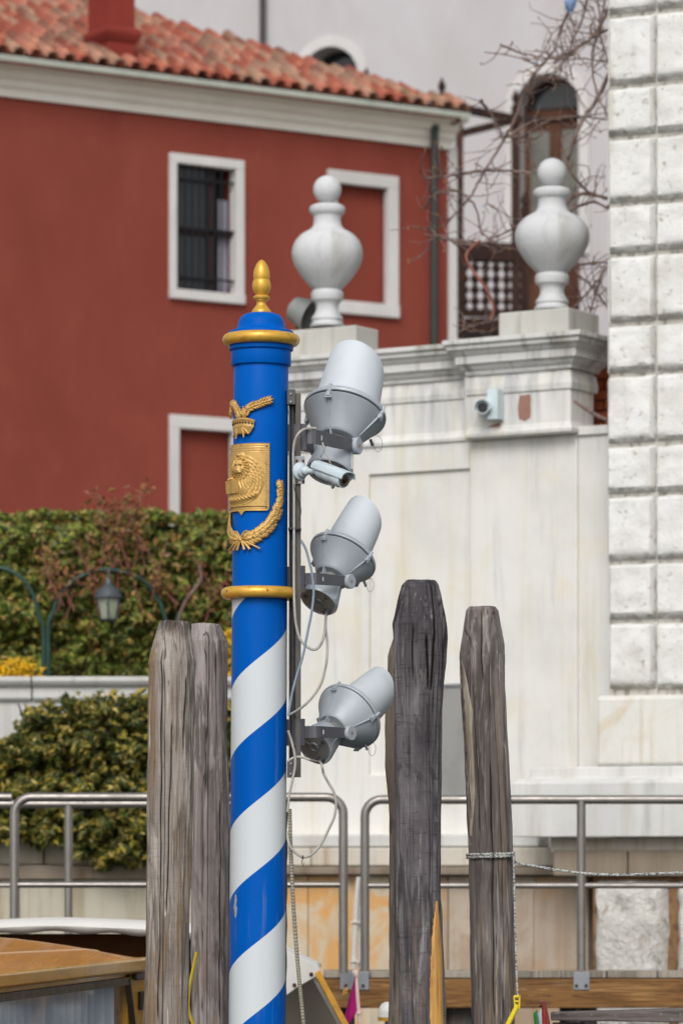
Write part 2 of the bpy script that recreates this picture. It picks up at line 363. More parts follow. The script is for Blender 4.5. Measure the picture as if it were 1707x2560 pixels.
M['canvas'] = m_plaster('white_canvas', L('d2cfca'), L('b5b0a8'), L('e2dfda'), 30); M['brownlining'] = m_plaster('brown_canopy_lining', L('6a4a30'), L('54381f'), L('7a583c'), 33)
M['boatcurtain'] = m_plaster('blue_grey_curtain', L('e2e8f0'), L('cdd6e2'), L('eef2f6'), 36)
M['windowframe'] = m_grey('bronze_window_frame', L('4b4138'), rough=.4, metal=.4)
def m_paneglass():
    m = bpy.data.materials.new('boat_pane'); m.use_nodes = True; t = m.node_tree; t.nodes.clear()
    o = t.nodes.new('ShaderNodeOutputMaterial'); a = t.nodes.new('ShaderNodeBsdfTransparent'); g = t.nodes.new('ShaderNodeBsdfGlossy'); x = t.nodes.new('ShaderNodeMixShader')
    a.inputs[0].default_value = (.98, .99, 1, 1); g.inputs['Roughness'].default_value = .05; x.inputs[0].default_value = .09
    t.links.new(a.outputs[0], x.inputs[1]); t.links.new(g.outputs[0], x.inputs[2]); t.links.new(x.outputs[0], o.inputs[0]); return m
M['pane'] = m_paneglass()
M['flag'] = m_plaster('magenta_cloth', L('a81f6d'), L('8a175a'), L('bc3a80'), 38); M['flaggold'] = Mt('gold_print', .6).col(L('c8912a')).done()
M['white'] = m_grey('white_paint', L('d6d3cd'), L('b9b4ab'), .35, 0); M['pinkwhite'] = m_grey('pink_white_staff', L('d8c2b8'), L('c0a79b'), .5, 0)
M['redpaint'] = m_grey('dark_red_paint', L('7d2a24'), L('5a1e1a'), .4, 0); M['flagred'] = Mt('red_cloth', .8).col(L('a8322c')).done(); M['flaggreen'] = Mt('green_cloth', .8).col(L('2f8a4c')).done(); M['flagwhite'] = Mt('white_cloth', .8).col(L('c8cdd0')).done()
M['rope'] = Mt('grey_white_rope', .9).col(L('b9b9b4')).lay(L('4d4d50'), (80, 80, 120), .5, .56, .85, 2).done()
M['hull'] = m_varnish('dark_hull', L('5a2f18'), L('3a1d10'))
M['vine'] = m_wood('vine_bark', L('7a645c'), L('524442'), L('a3908a'), 71, crack=.4); M['bud'] = Mt('vine_bud', .8).col(L('9a7440')).done(); M['pinktwig'] = m_wood('pink_twig', L('8f5c50'), L('6d443c'), L('ab7a6a'), 73, crack=0)
M['bluescrap'] = Mt('blue_plastic', .5).col(L('6c86a8')).done()
M['earth'] = m_plaster('pale_bounce_ground', (.34, .31, .27), (.26, .23, .19), (.42, .39, .34), 50)  # unseen ground, made pale to bounce light up under the cornices
def m_water():
    m = Mt('canal_water', .08).col((.012, .03, .028)); return m.bump(m.noise((1.6, 2.4, 1), 4, .55, .6), .25, .12).done()
M['water'] = m_water()
def m_leaf(name, stops, rough=.5):
    m = Mt(name, rough, spec=.4); g = m.node('ShaderNodeNewGeometry'); rp = m.node('ShaderNodeValToRGB'); cr = rp.color_ramp
    for i, (p, c) in enumerate(stops):
        e = cr.elements[i] if i < 2 else cr.elements.new(p); e.position = p; e.color = (*c, 1)
    m.t.links.new(g.outputs['Random Per Island'], rp.inputs[0]); m.c = rp.outputs[0]
    m.b.inputs['Subsurface Weight'].default_value = 0
    return m.done()
M['leafA'] = m_leaf('hedge_leaf', [(0, L('2f3e15')), (.35, L('556420')), (.6, L('76812f')), (.8, L('9a984a')), (.92, L('8c6433')), (1, L('b0925a'))])
M['leafB'] = m_leaf('variegated_leaf', [(0, L('263415')), (.45, L('48531f')), (.7, L('777328')), (.88, L('a99238')), (1, L('c6b670'))])
M['leafR'] = m_leaf('reddish_leaf', [(0, L('5f4626')), (.4, L('7a5a30')), (.7, L('7d4030')), (1, L('9a8545'))])
M['leafY'] = m_leaf('yellow_flower', [(0, L('c79a10')), (.5, L('e0b81a')), (1, L('b98a10'))])
M['core'] = Mt('hedge_shade_fill', .95).col((.022, .024, .010)).lay((.05, .04, .02), 9, .5, .7, .8).done()  # near-black colour that paints the shade seen between leaves

# ------------------------------------------------------------------ setting: water, garden ground, far ground
wb = MB(); S_ = 1500; wb.add([(-S_, -S_, 0), (S_, -S_, 0), (S_, S_, 0), (-S_, S_, 0)], [(0, 1, 2, 3)]); struct(wb.build('water', M['water']))
gz = HC+.85
gb = MB(); gb.prism([(-60, 30.35), (-.45, 30.35), (-.45, 29.0), (1.2, 28.3), (60, 28.3), (60, 300), (-60, 300)], lambda a, b, c: Vector((a, b, c)), -.5, gz); struct(gb.build('garden_ground', M['earth']))

# ------------------------------------------------------------------ pale house far behind
FH = Fr(1150, 57, -22)
house = thing('pale_house', 'tall pale plastered house with arched openings behind the red building', 'house', FH.W(0, 0, .85-0))
ORG[house.name] = Vector(FH.W(0, 0, .85)); house.location = ORG[house.name]
def arch_poly(uc, zs, r, zb, n=20): return [(uc-r, zb)]+[(uc-r*math.cos(math.pi*k/n), zs+r*math.sin(math.pi*k/n)) for k in range(n+1)]+[(uc+r, zb)]
a1u = (FH.u(755)+FH.u(897))/2; a1r = (FH.u(897)-FH.u(755))/2; a1z = FH.z(826, 194)
a2u = (FH.u(1289)+FH.u(1448))/2; a2r = (FH.u(1448)-FH.u(1289))/2; a2z = FH.z(1368, 268)
UL, UR, ZB, ZT = -13, 9, .85, 16
# wall in strips round the two openings
def strip(name, u0, u1, z0, z1, v0=0, v1=.5): return MB().box(lambda a, b, c: FH.W(a, b, c), u0, u1, v0, v1, z0, z1).build(name, M['housewall'], house)
zb1 = a1z-2.2; zb2 = a2z-3.2
strip('wall', UL, a1u-a1r, ZB, ZT); strip('wall', a1u+a1r, a2u-a2r, ZB, ZT); strip('wall', a2u+a2r, UR, ZB, ZT)
strip('wall', a1u-a1r, a1u+a1r, ZB, zb1); strip('wall', a2u-a2r, a2u+a2r, ZB, zb2)
for uc, zs, r in ((a1u, a1z, a1r), (a2u, a2z, a2r)):
    n = 20; m = MB()
    arc = [(uc-r*math.cos(math.pi*k/n), zs+r*math.sin(math.pi*k/n)) for k in range(n+1)]
    for k in range(n):
        (x0, z0), (x1, z1) = arc[k], arc[k+1]
        m.hexa([FH.W(x0, 0, z0), FH.W(x1, 0, z1), FH.W(x1, .5, z1), FH.W(x0, .5, z0), FH.W(x0, 0, ZT), FH.W(x1, 0, ZT), FH.W(x1, .5, ZT), FH.W(x0, .5, ZT)])
    m.build('wall', M['housewall'], house)
    m = MB()
    for k in range(n):
        g0, g1 = math.pi*k/n, math.pi*(k+1)/n; q = []
        for v in (-.05, .06):
            for g, rr in ((g0, r-.0), (g1, r-.0), (g1, r+.16), (g0, r+.16)): q.append(FH.W(uc-rr*math.cos(g), v, zs+rr*math.sin(g)))
        m.hexa(q)
    for s_ in (-1, 1): m.box(lambda a, b, c: FH.W(a, b, c), uc+s_*r if s_ > 0 else uc-r-.16, uc+r+.16 if s_ > 0 else uc-r, -.05, .06, zs-2.2, zs)
    m.build('arch_surround', M['trimgrey'], house)
# door leaves in the arches
for uc, zs, r, zb in ((a1u, a1z, a1r, zb1), (a2u, a2z, a2r, zb2)):
    T = lambda a, b, c: FH.W(a, c, b)
    dr = MB().prism(arch_poly(uc, zs, r+.02, zb), T, .40, .46).build('door', M['glass'] if uc == a1u else M['doorwood'], house)
    MB().box(lambda a, b, c: FH.W(a, b, c), uc-r, uc+r, .34, .40, zs-.12, zs+.02).build('transom', M['doorwood'], dr)
    for s_ in (-1, 1):
        MB().box(lambda a, b, c: FH.W(a, b, c), uc+s_*r*.5-r*.30, uc+s_*r*.5+r*.30, .37, .398, zs-1.9, zs-.28).build('pane', M['doorpane'], dr)
    MB().prism([(uc-(r-.1)*math.cos(math.pi*k/16), zs+.05+(r-.1)*math.sin(math.pi*k/16)) for k in range(17)], T, .37, .398).build('pane', M['glass'], dr)
m = MB(); m.tube([FH.W(FH.u(663), -.1, z) for z in (1, 5, 10, 14)], .05, 10); m.build('downpipe', M['darkpipe'], house, smooth=True)

# balcony of dark turned wood
bal = thing('timber_balcony', 'dark wooden balcony with turned balusters beside the red building', 'balcony', P(1215, 845, 51))
def bpost(px, d, ytop, ybot, w=.10):
    q = P(px, ytop, d); t = MB(); zt = q.z-.24; zb = P(px, ybot, d).z
    t.box(lambda a, b, c: Vector((q.x+a, q.y+b, c)), -w/2, w/2, -w/2, w/2, zb, zt); po = t.build('post', M['darkwood'], bal)
    MB().lathe((q.x, q.y, zt), (0, 0, 1), [(0, .045), (.02, .05), (.03, .03), (.05, .025), (.08, .045), (.12, .055), (.16, .04), (.2, .02), (.24, .004)], 14).build('finial', M['darkwood'], po, smooth=True)
bpost(915, 54, 168, 420); bpost(1104, 50.1, 193, 700); bpost(1148, 50.3, 240, 840); bpost(1288, 50.9, 222, 840, .11); bpost(1310, 52.2, 480, 845, .1)
for a, b in (((1104, 262, 50.1), (1296, 300, 50.9)), ((1152, 334, 50.4), (1300, 297, 50.9)), ((1288, 300, 50.9), (1345, 300, 54))):
    MB().bar(P(*a), P(*b), .09, .10).build('beam', M['darkwood'], bal)
MB().bar(P(1120, 624, 50.2), P(1305, 634, 51), .12, .24).build('handrail', M['darkwood'], bal)
MB().bar(P(1120, 648, 50.2), P(1305, 655, 51), .08, .05).build('rail', M['darkwood'], bal)
MB().bar(P(1118, 782, 50.2), P(1305, 785, 51), .10, .09).build('rail', M['darkwood'], bal)
MB().bar(P(1110, 822, 50.6), P(1320, 822, 51.6), 1.0, .18).build('floor', M['darkwood'], bal)
for k in range(7):
    t = (k+.5)/7; a = P(1120, 650, 50.2).lerp(P(1305, 655, 51), t); b = P(1120, 780, 50.2).lerp(P(1305, 782, 51), t); h = a.z-b.z
    prof = [(0, .035), (.06, .035), (.07, .02)]
    for j in range(4):
        z0 = .08+j*.155; prof += [(z0+.02, .02), (z0+.05, .042), (z0+.09, .045), (z0+.12, .03), (z0+.14, .02)]
    prof = [(t_*h/.72, r_*1.45) for t_, r_ in prof]+[(h, .03)]
    MB().lathe(b, (0, 0, 1), prof, 8).build('baluster', M['darkwood'], bal, smooth=True)

# ------------------------------------------------------------------ red building
FB = Fr(1122, 47, 32.4)
T = lambda a, b, c: FB.W(a, b, c)
redb = thing('red_building', 'dark red plastered building with cream cornice and terracotta roof', 'building', FB.W(-4, 0, .85))
UB0 = -10.0; zc = 8.72
W1 = (FB.u(422), FB.u(607), FB.z(422, 746), FB.z(422, 382)); ww = W1[1]-W1[0]; hh = W1[3]-W1[2]
W2 = (FB.u(992)-ww, FB.u(992), FB.z(992, 797), FB.z(992, 443))
W3 = (FB.u(422), FB.u(422)+ww, FB.z(422, 1036)-hh, FB.z(422, 1036))
# wall in strips round three openings (openings stand at the inner edge of the surrounds)
fr_ = .17
def inner(w): return (w[0]+.1, w[1]-.1, w[2]+.1, w[3]-.1)
i1, i2, i3 = inner(W1), inner(W2), inner(W3)
def rs(u0, u1, z0, z1): MB().box(T, u0, u1, 0, .4, z0, z1).build('wall', M['red'], redb)
rs(UB0, i1[0], .85, zc+.3); rs(i1[1], i2[0], .85, zc+.3); rs(i2[1], -.02, .85, zc+.3)
rs(i1[0], i1[1], i1[3], zc+.3); rs(i1[0], i1[1], i3[3], i1[2]); rs(i1[0], i1[1], .85, i3[2]); rs(i2[0], i2[1], i2[3], zc+.3); rs(i2[0], i2[1], .85, i2[2])
MB().box(T, -.4, -.02, .4, 9, .85, zc+.3).build('side_wall', M['red'], redb)
def surround(w, f=.155, name='window'):
    wn = MB().box(T, w[0], w[1], -.05, .06, w[3]-f, w[3]).box(T, w[0], w[1], -.07, .06, w[2], w[2]+f).box(T, w[0], w[0]+f*.8, -.05, .06, w[2]+f, w[3]-f).box(T, w[1]-f, w[1], -.05, .06, w[2]+f, w[3]-f)
    return wn.build(name, M['trimgrey'], redb, bevel=.008)
w1 = surround(W1, .112)
j = W1; f = .108
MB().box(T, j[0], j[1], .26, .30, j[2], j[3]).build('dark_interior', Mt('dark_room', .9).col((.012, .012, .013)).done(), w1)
MB().box(T, j[1]-f-.012, j[1]-f+.03, .061, .10, j[2]+f, j[3]-f).box(T, j[0]+f, j[1]-f, .061, .10, j[3]-f-.004, j[3]-f+.03).build('reveal', M['trimgrey'], w1)
MB().box(T, j[0]+f, j[0]+.60, .11, .13, j[2]+f, j[3]-f).build('pane', M['glass'], w1)
MB().box(T, j[0]+f, j[1]-f, .06, .10, (j[2]+j[3])/2-.06, (j[2]+j[3])/2+.0).box(T, j[0]+f+.47, j[0]+f+.53, .06, .10, j[2]+f, j[3]-f).build('sash_bar', M['sash'], w1)
cu = MB()
for k in range(5): cu.box(T, j[1]-f-.02-.024*(k+1), j[1]-f-.02-.024*k, .14+.012*(k % 2), .16+.012*(k % 2), j[2]+f+.05, j[3]-f-.35)
cu.build('curtain', M['curtain'], w1)
cu = MB()
for k in range(7): cu.box(T, j[0]+f+.055*k, j[0]+f+.055*k+.05, .17+.014*(k % 2), .19+.014*(k % 2), j[2]+f, j[3]-f-.25)
cu.build('curtain', Mt('grey_net', .9).col(L('4a4844')).done(), w1)
for k in range(7): MB().tube([T(j[0]+f+.03+k*.098, .02, j[2]+.1), T(j[0]+f+.03+k*.098, .02, j[3]-.1)], .011, 6).build('bar', M['iron'], w1)
for zf in (.16, .5, .84): MB().box(T, j[0]+.1, j[1]-.1, .005, .035, j[2]+(j[3]-j[2])*zf-.012, j[2]+(j[3]-j[2])*zf+.012).build('crossbar', M['iron'], w1)
for w in (W2, W3):
    s_ = surround(w); MB().box(T, w[0]+.05, w[1]-.05, .10, .16, w[2]+.05, w[3]-.05).build('blind_panel', M['redpanel'], s_)
MB().box(T, -.02, .10, -.03, .1, .85, zc).build('corner_strip', M['trimgrey'], redb)
UE = FB.u(1175, -.42)
pth = [FB.o+FB.ex*UB0, FB.o+FB.ex*UE]
MB().sweep(pth, [(0, 8.69), (.05, 8.69), (.055, 8.775), (.075, 8.785), (.085, 8.80), (.11, 8.805), (.115, 8.865), (.135, 8.875), (.16, 8.885), (.19, 8.91), (.205, 8.945), (.205, 8.955), (.24, 8.96), (.26, 8.985), (.27, 9.03), (.0, 9.05)]).build('cornice', M['trim'], redb)
MB().sweep(pth, [(.272, 8.99), (.32, 8.965), (.37, 8.975), (.41, 9.01), (.43, 9.075), (.41, 9.08), (.39, 9.03), (.34, 9.0), (.28, 9.03)]).build('gutter', M['gutter'], redb, smooth=True)
dp = FB.u(1080, -.12)
MB().tube(spline([T(dp, -.19, 8.93), T(dp, -.18, 8.86), T(dp, -.17, 8.7), T(dp, -.165, 8.5), T(dp, -.16, 6), T(dp, -.16, .9)], 5), .05, 10).build('downpipe', M['greenpipe'], redb, smooth=True)
# hipped roof: slab, channel sheet, single tiles
PT = math.tan(R(24.0)); e0 = -.41; EZ = 9.10; EU = FB.u(1152, -.41)
roof = MB()
dep = 4.6
rp = [T(UB0, e0, EZ-.02), T(EU, e0, EZ-.02), T(EU-dep, e0+dep, EZ-.02+dep*PT), T(UB0, e0+dep, EZ-.02+dep*PT)]
roof.add([*rp, *(p-Vector((0, 0, .1)) for p in rp)], [(0, 1, 2, 3), (7, 6, 5, 4), (0, 4, 5, 1), (1, 5, 6, 2), (2, 6, 7, 3), (3, 7, 4, 0)])
q = [T(EU, e0, EZ-.05), T(EU, e0+2*dep, EZ-.05), T(EU-dep, e0+dep, EZ-.05+dep*PT)]; roof.add([*q, *(p-Vector((0, 0, .1)) for p in q)], [(0, 1, 2), (5, 4, 3), (0, 3, 4, 1), (1, 4, 5, 2), (2, 5, 3, 0)])
rf = roof.build('roof', M['tiledark'], redb)
def tile_mesh():
    m = MB(); n = 7; v = []; f_ = []
    for (yy, r, t) in ((0, .086, 0), (.44, .066, 0)):
        for rr in (r, r-.016):
            for k in range(n+1): g = math.pi*k/n; v.append((rr*math.cos(g), yy, rr*1.0*math.sin(g)))
    c = n+1
    for k in range(n):
        f_ += [(k, k+1, 2*c+k+1, 2*c+k), (c+k+1, c+k, 3*c+k, 3*c+k+1), (k+1, k, c+k, c+k+1), (2*c+k, 2*c+k+1, 3*c+k+1, 3*c+k)]
    m.add(v, f_); me = bpy.data.meshes.new('roof_tile'); me.from_pydata([tuple(p) for p in m.v], [], m.f); me.update(); me.materials.append(M['tile'])
    me.polygons.foreach_set('use_smooth', [True]*len(me.polygons)); return me
tme = tile_mesh(); cp = math.cos(R(24.0)); pitch = .215; rowl = .31
rot = Matrix(((FB.ex.x, FB.ey.x, 0), (FB.ex.y, FB.ey.y, 0), (0, 0, 1))) @ Matrix.Rotation(R(24.0), 3, 'X')
cand = []
for r_ in range(15):
    s = r_*rowl; vv = e0-.05+s*cp; zz = EZ+s*math.sin(R(24.0))
    for c_ in range(60):
        uu = EU-.02-c_*pitch
        if uu > EU-(vv-e0)-.02 or uu < FB.u(-520, vv): continue
        cand.append((uu, vv, zz, r_))
vis = []; rest = []
for uu, vv, zz, r_ in cand:
    w = T(uu, vv, zz-0); px = XC+w.x/w.y*FPX; py = YH-(w.z-HC)/w.y*FPX
    (vis if -30 < px < 1200 and py > -25 else rest).append((uu, vv, zz))
def tile_at(uu, vv, zz):
    jt = lambda a: random.uniform(-a, a)
    M4 = (rot @ Matrix.Rotation(jt(.05), 3, 'Z') @ Matrix.Rotation(R(6)+jt(.03), 3, 'X')).to_4x4(); M4.translation = T(uu+jt(.012), vv+jt(.02), zz+.0+jt(.008)); return M4
vis.sort(key=lambda t: t[1])
for t in vis[:300]:
    o = bpy.data.objects.new('tile', tme); COL.objects.link(o); o.parent = rf; m4 = tile_at(*t); o.matrix_basis = Matrix.Translation(-ORG[rf.name]) @ m4
m = MB()
for t in vis[300:]+rest:
    m4 = tile_at(*t); m.add([m4 @ v.co for v in tme.vertices], [tuple(p.vertices) for p in tme.polygons])
if m.v: stuff(m.build('tile_field', M['tiledark'] if False else M['tile'], rf, smooth=True))
for k in range(14):                                  # ridge tiles down the hip
    s = .1+k*.33; a = T(EU-s, e0+s, EZ+s*PT+.01); o = bpy.data.objects.new('tile', tme); COL.objects.link(o); o.parent = rf
    d = (T(EU-s-1, e0+s+1, EZ+(s+1)*PT)-T(EU-s, e0+s, EZ+s*PT)).normalized(); x = d.cross(Vector((0, 0, 1))).normalized(); zx = x.cross(d)
    m4 = Matrix((x, d, zx)).transposed().to_4x4(); m4.translation = a; o.matrix_basis = Matrix.Translation(-ORG[rf.name]) @ m4
# chimney
cu_ = FB.u(272, -.2); ch = MB().box(T, cu_, cu_+.34, -.22, .30, 8.98, 10.9).build('chimney', M['redbrick'], redb, bevel=.01)
zb_ = FB.z(272, 82, -.2); MB().sweep([FB.o+FB.ex*(cu_-.0)+FB.ey*.30, FB.o+FB.ex*(cu_-.0)+FB.ey*(-.22), FB.o+FB.ex*(cu_+.34)+FB.ey*(-.22), FB.o+FB.ex*(cu_+.34)+FB.ey*.3], [(0, zb_-.10), (.03, zb_-.06), (.06, zb_), (.06, zb_+.05), (.03, zb_+.08), (0, zb_+.09)]).build('band', M['redbrick'], ch)
MB().box(T, cu_-.06, cu_+.42, -.30, .36, 9.0, 9.13).build('flashing', M['iron'], ch)

# ------------------------------------------------------------------ terrace wall with coping (left)
FT = Fr(300, 30, 0); T3 = lambda a, b, c: FT.W(a, b, c)
ter = thing('terrace_wall', 'stone terrace wall with grey coping below the tall hedge', 'wall', FT.W(0, 0, -2.2))
ul, ur = FT.u(-500), FT.u(725); zt = FT.z(300, 1693); z1_ = FT.z(300, 1752)
MB().box(T3, ul, ur, 0, .35, -2.5, z1_).build('wall', M['terracewhite'], ter)
us = [ul, FT.u(-260), FT.u(82), FT.u(415), ur]
for k in range(4):
    a, b = us[k]+.006, us[k+1]-.006
    MB().sweep([Vector((FT.W(a, 0, 0).x, FT.o.y)), Vector((FT.W(b, 0, 0).x, FT.o.y))], [(-.4, z1_), (.03, z1_), (.05, z1_+.02), (.05, z1_+.10), (.10, z1_+.125), (.12, z1_+.15), (.12, zt), (-.4, zt+.01)]).build('coping_stone', M['coping'], ter, bevel=.006)
zl = FT.z(0, 2180)
for k, (x0, x1) in enumerate(((-500, 120), (124, 460), (464, 728))):
    MB().box(T3, FT.u(x0), FT.u(x1), -.45, 0, zl+.06, FT.z(0, 1990)).build('stone', M['terrace'], ter, bevel=.01)
    MB().box(T3, FT.u(x0-60), FT.u(x1-64), -.55, -.1, -2.6, zl-.06).build('stone', M['terrace'], ter, bevel=.012)
MB().box(T3, ul, ur, -.60, -.05, zl-.055, zl+.055).build('ledge', M['darkband'], ter, bevel=.012)

# ------------------------------------------------------------------ white garden wall
AW = -32; FW = Fr(1425, 27.2, AW); TW = lambda a, b, c: FW.W(a, b, c)
gw = thing('garden_wall', 'white weathered garden wall with moulded cornice and urns on top', 'wall', FW.W(-1.5, 0, -2.2))
PV = -.14
uL = FW.u(640); uP0 = FW.u(1183); uP1 = FW.u(1425, PV); zcb = FW.z(1300, 930, PV); zct = FW.z(1300, 842, PV)
pu0, pu1, pz0, pz1 = FW.u(922), FW.u(1183)-.02, FW.z(922, 1938), FW.z(922, 1186)
w_ = MB(); w_.box(TW, uL, pu0, 0, .5, -2.5, zcb); w_.build('wall_face', M['wall'], gw)
MB().box(TW, pu0, pu1, 0, .5, pz1, zcb).build('wall_face', M['wall'], gw); MB().box(TW, pu0, pu1, 0, .5, -2.5, pz0).build('wall_face', M['wall'], gw)
MB().box(TW, pu0, pu1, .028, .5, pz0, pz1).build('recessed_panel', M['wall'], gw)
MB().box(TW, pu1, uP0, 0, .5, -2.5, zcb).build('wall_face', M['wall'], gw)
ZS = FW.z(1300, 1078, PV)
MB().box(TW, uP0, uP1, PV, .21, ZS-.03, zcb).build('pier', M['wall'], gw, bevel=.012)
MB().box(TW, uP0-.01, uP1, PV+.10, .21, -2.5, ZS-.031).build('pier', M['wall'], gw, bevel=.012)
pathw = [(uL, 0), (uP0, 0), (uP0+.04, PV), (uP1, PV), (uP1, .24), (uP1-.4, .24)]
pw = [FW.o+FW.ex*a+FW.ey*b for a, b in pathw]
H_ = zct-zcb
cp_ = [(0, 0), (.02, 0), (.025, .10), (.045, .16), (.06, .26), (.085, .30), (.085, .52), (.10, .56), (.115, .64), (.14, .70), (.14, .80), (.165, .84), (.165, .97), (0, 1.0)]
MB().sweep(pw, [(o_, zcb+t*H_) for o_, t in cp_]).build('cornice', M['cornice'], gw, bevel=.003)
MB().prism([tuple(p) for p in [pw[0], pw[1], pw[2], pw[3], pw[4], pw[5], FW.o+FW.ex*uL+FW.ey*.5]], lambda a, b, c: Vector((a, b, c)), HC+zct-.04, HC+zct-.012).build('wall_top', M['cornice'], gw)
zf = FW.z(1300, 972, PV)
MB().sweep(pw[:5], [(0, zf-.025), (.014, zf-.02), (.018, zf+.02), (0, zf+.10)]).build('frieze_moulding', M['wall'], gw)
zs_ = FW.z(1300, 1078, PV)
MB().sweep(pw[:5], [(0, zs_-.03), (.02, zs_-.022), (.024, zs_+.0), (.012, zs_+.02), (0, zs_+.05)]).build('string_course', M['wall'], gw)
MB().box(TW, uP1+.004, uP1+.9, PV+.112, .5, -2.5, FW.z(1470, 1065, PV)).build('wall_face', M['wall'], gw)
MB().box(TW, uP1+.006, uP1+.9, PV+.085, .5, FW.z(1470, 1065, PV)-.05, FW.z(1470, 1065, PV)+.012).build('string_course', M['wall'], gw, bevel=.006)
rb = random.Random(3)
zz = FW.z(1500, 1062, .4)-.1
for r_ in range(8):
    for k in range(6):
        a = uP1-.42+k*.22+(r_ % 2)*.11
        MB().box(TW, a, a+.205, .52+rb.uniform(0, .02), .66, zz+r_*.075, zz+r_*.075+.062).build('brick', M['brick'], gw)
# bare patches where the plaster has fallen
def patch(pts, v, name='fallen_plaster_patch'):
    c = sum(p[0] for p in pts)/len(pts); pp = []
    n = len(pts)
    for i in range(n):
        for t in (0, .33, .66): 
            x = pts[i][0]*(1-t)+pts[(i+1) % n][0]*t; y = pts[i][1]*(1-t)+pts[(i+1) % n][1]*t; pp.append(FW.pix(x+random.uniform(-1.2, 1.2), y+random.uniform(-1.2, 1.2), v))
    return MB().prism(pp, lambda a, b, cc: FW.W(a, cc, b), v-.004, v+.01).build(name, M['patch'], gw)
patch([(1299, 988), (1325, 986), (1326, 1020), (1325, 1045), (1312, 1053), (1298, 1048), (1293, 1020)], PV)
patch([(1206, 1078), (1222, 1066), (1246, 1056), (1249, 1058), (1249, 1081), (1222, 1081)], PV)
# base courses down to the water
zk = [FW.z(1000, y, -.25) for y in (2085, 2118, 2166, 2188, 2440)]
def row(z0, z1, cuts, v0, v1, mats, bev=.012, F=FW):
    for i in range(len(cuts)-1):
        a, b = F.u(cuts[i], v0)+.004, F.u(cuts[i+1], v0)-.004
        MB().box(lambda x, y, z: F.W(x, y, z), a, b, v0+random.uniform(0, .012), v1, z0, z1).build('stone', mats[i % len(mats)], gw, bevel=bev)
row(zk[1]+.003, zk[0], (640, 860, 1060, 1345), -.20, .02, [M['plinth']])
row(zk[2]+.003, zk[1]-.003, (640, 775, 1010, 1180, 1420), -.24, .02, [M['band']])
row(zk[3]+.003, zk[2]-.003, (640, 900, 1240, 1420), -.36, .02, [M['darkband']])
row(-2.6, zk[3]-.003, (640, 768, 972, 1118, 1332, 1470), -.24, .02, [M['lower'], M['lower'], M['lower2'], M['lower3'], M['lower2']], .004)
# grey metal door
du0, du1, dz0, dz1 = FW.u(1040), FW.u(1215), FW.z(1100, 1990), FW.z(1100, 1718)
dv = -.15
dr = tag(MB().box(TW, du0+.02, du1-.02, -.035, .0-.002, dz0, dz1).build('metal_door', M['door'], org=TW(du0, 0, dz0), bevel=.004), 'flat grey metal hatch door on the white wall behind the dark mooring piles', 'door')
MB().box(TW, du0, du1, -.05, -.003, dz1+.002, dz1+.02).build('lintel', M['plate'], dr)
MB().box(TW, du0, du0+.018, -.05, -.003, dz0, dz1).box(TW, du1-.018, du1, -.05, -.003, dz0, dz1).build('frame', M['plate'], dr)

# urns and their blocks
URN = [(0, 0), (44, 0), (45, 5), (40, 10), (39, 14), (42, 18), (40, 24), (34, 32), (30, 42), (30, 52), (33, 60), (41, 66), (43, 74), (43, 84), (40, 90), (36, 92), (40, 95), (47, 102), (62, 118), (76, 136), (87, 154), (93, 172), (94, 186), (91, 202), (84, 216), (72, 229), (58, 238), (46, 243), (45, 246), (40, 250), (37, 258), (36, 270), (38, 279), (43, 282), (47, 288), (47.5, 297), (44, 303), (34, 307), (20, 309), (22, 309.5)]
def urn(px, yb, F, v, label, sc=1.0, sz=1.0):
    u_ = F.u(px, v); b = F.W(u_, v, F.z(px, yb, v)); k = 27.25/9600*sc
    t = thing('stone_urn', label, 'urn', b, 'stone urns on the garden wall')
    MB().lathe(b, (0, 0, 1), [(h*k*sz, r*k) for r, h in URN[1:]], 56).build('vase', M['urn'], t, smooth=True)
    bb = MB(); n = 18; pr = [(344*k*sz+(-37.5*math.cos(math.pi*i/n))*k, max(.3, 37.5*math.sin(math.pi*i/n))*k) for i in range(n+1)]
    bb.lathe(b, (0, 0, 1), pr, 40).build('ball_finial', M['urn'], t, smooth='all'); return b
def ublock(pxa, pxb, yt, yb, v0, dep, label):
    a, b = FW.u(pxa, v0), FW.u(pxb, v0); z1 = FW.z((pxa+pxb)/2, yt, v0)
    o = MB().box(TW, a, b, v0, v0+dep, zct-.012, z1).build('pedestal_block', M['block'], org=TW((a+b)/2, v0, zct), bevel=.012)
    tag(o, label, 'pedestal', 'urn pedestals'); return (a+b)/2, z1
ublock(1245, 1420, 775, 838, PV+.02, .46, 'square stone block under the right urn on the wall pier')
bu = FW.u(1383, PV+.25)
urn(1379, 775, FW, PV+.25, 'white stone urn with ball finial on the wall pier next to the rusticated corner')
a, b = FW.u(705, 0), FW.u(893, 0)
o = MB().box(TW, a, b, -.02, .30, zct-.012, FW.z(820, 819, 0)).build('pedestal_block', M['block'], org=TW((a+b)/2, 0, zct), bevel=.012); tag(o, 'grey stone block under the left urn, partly behind the blue pole cap', 'pedestal', 'urn pedestals')
urn(818, 817, FW, .13, 'white stone urn with ball finial standing before the red building', .985, 1.055)

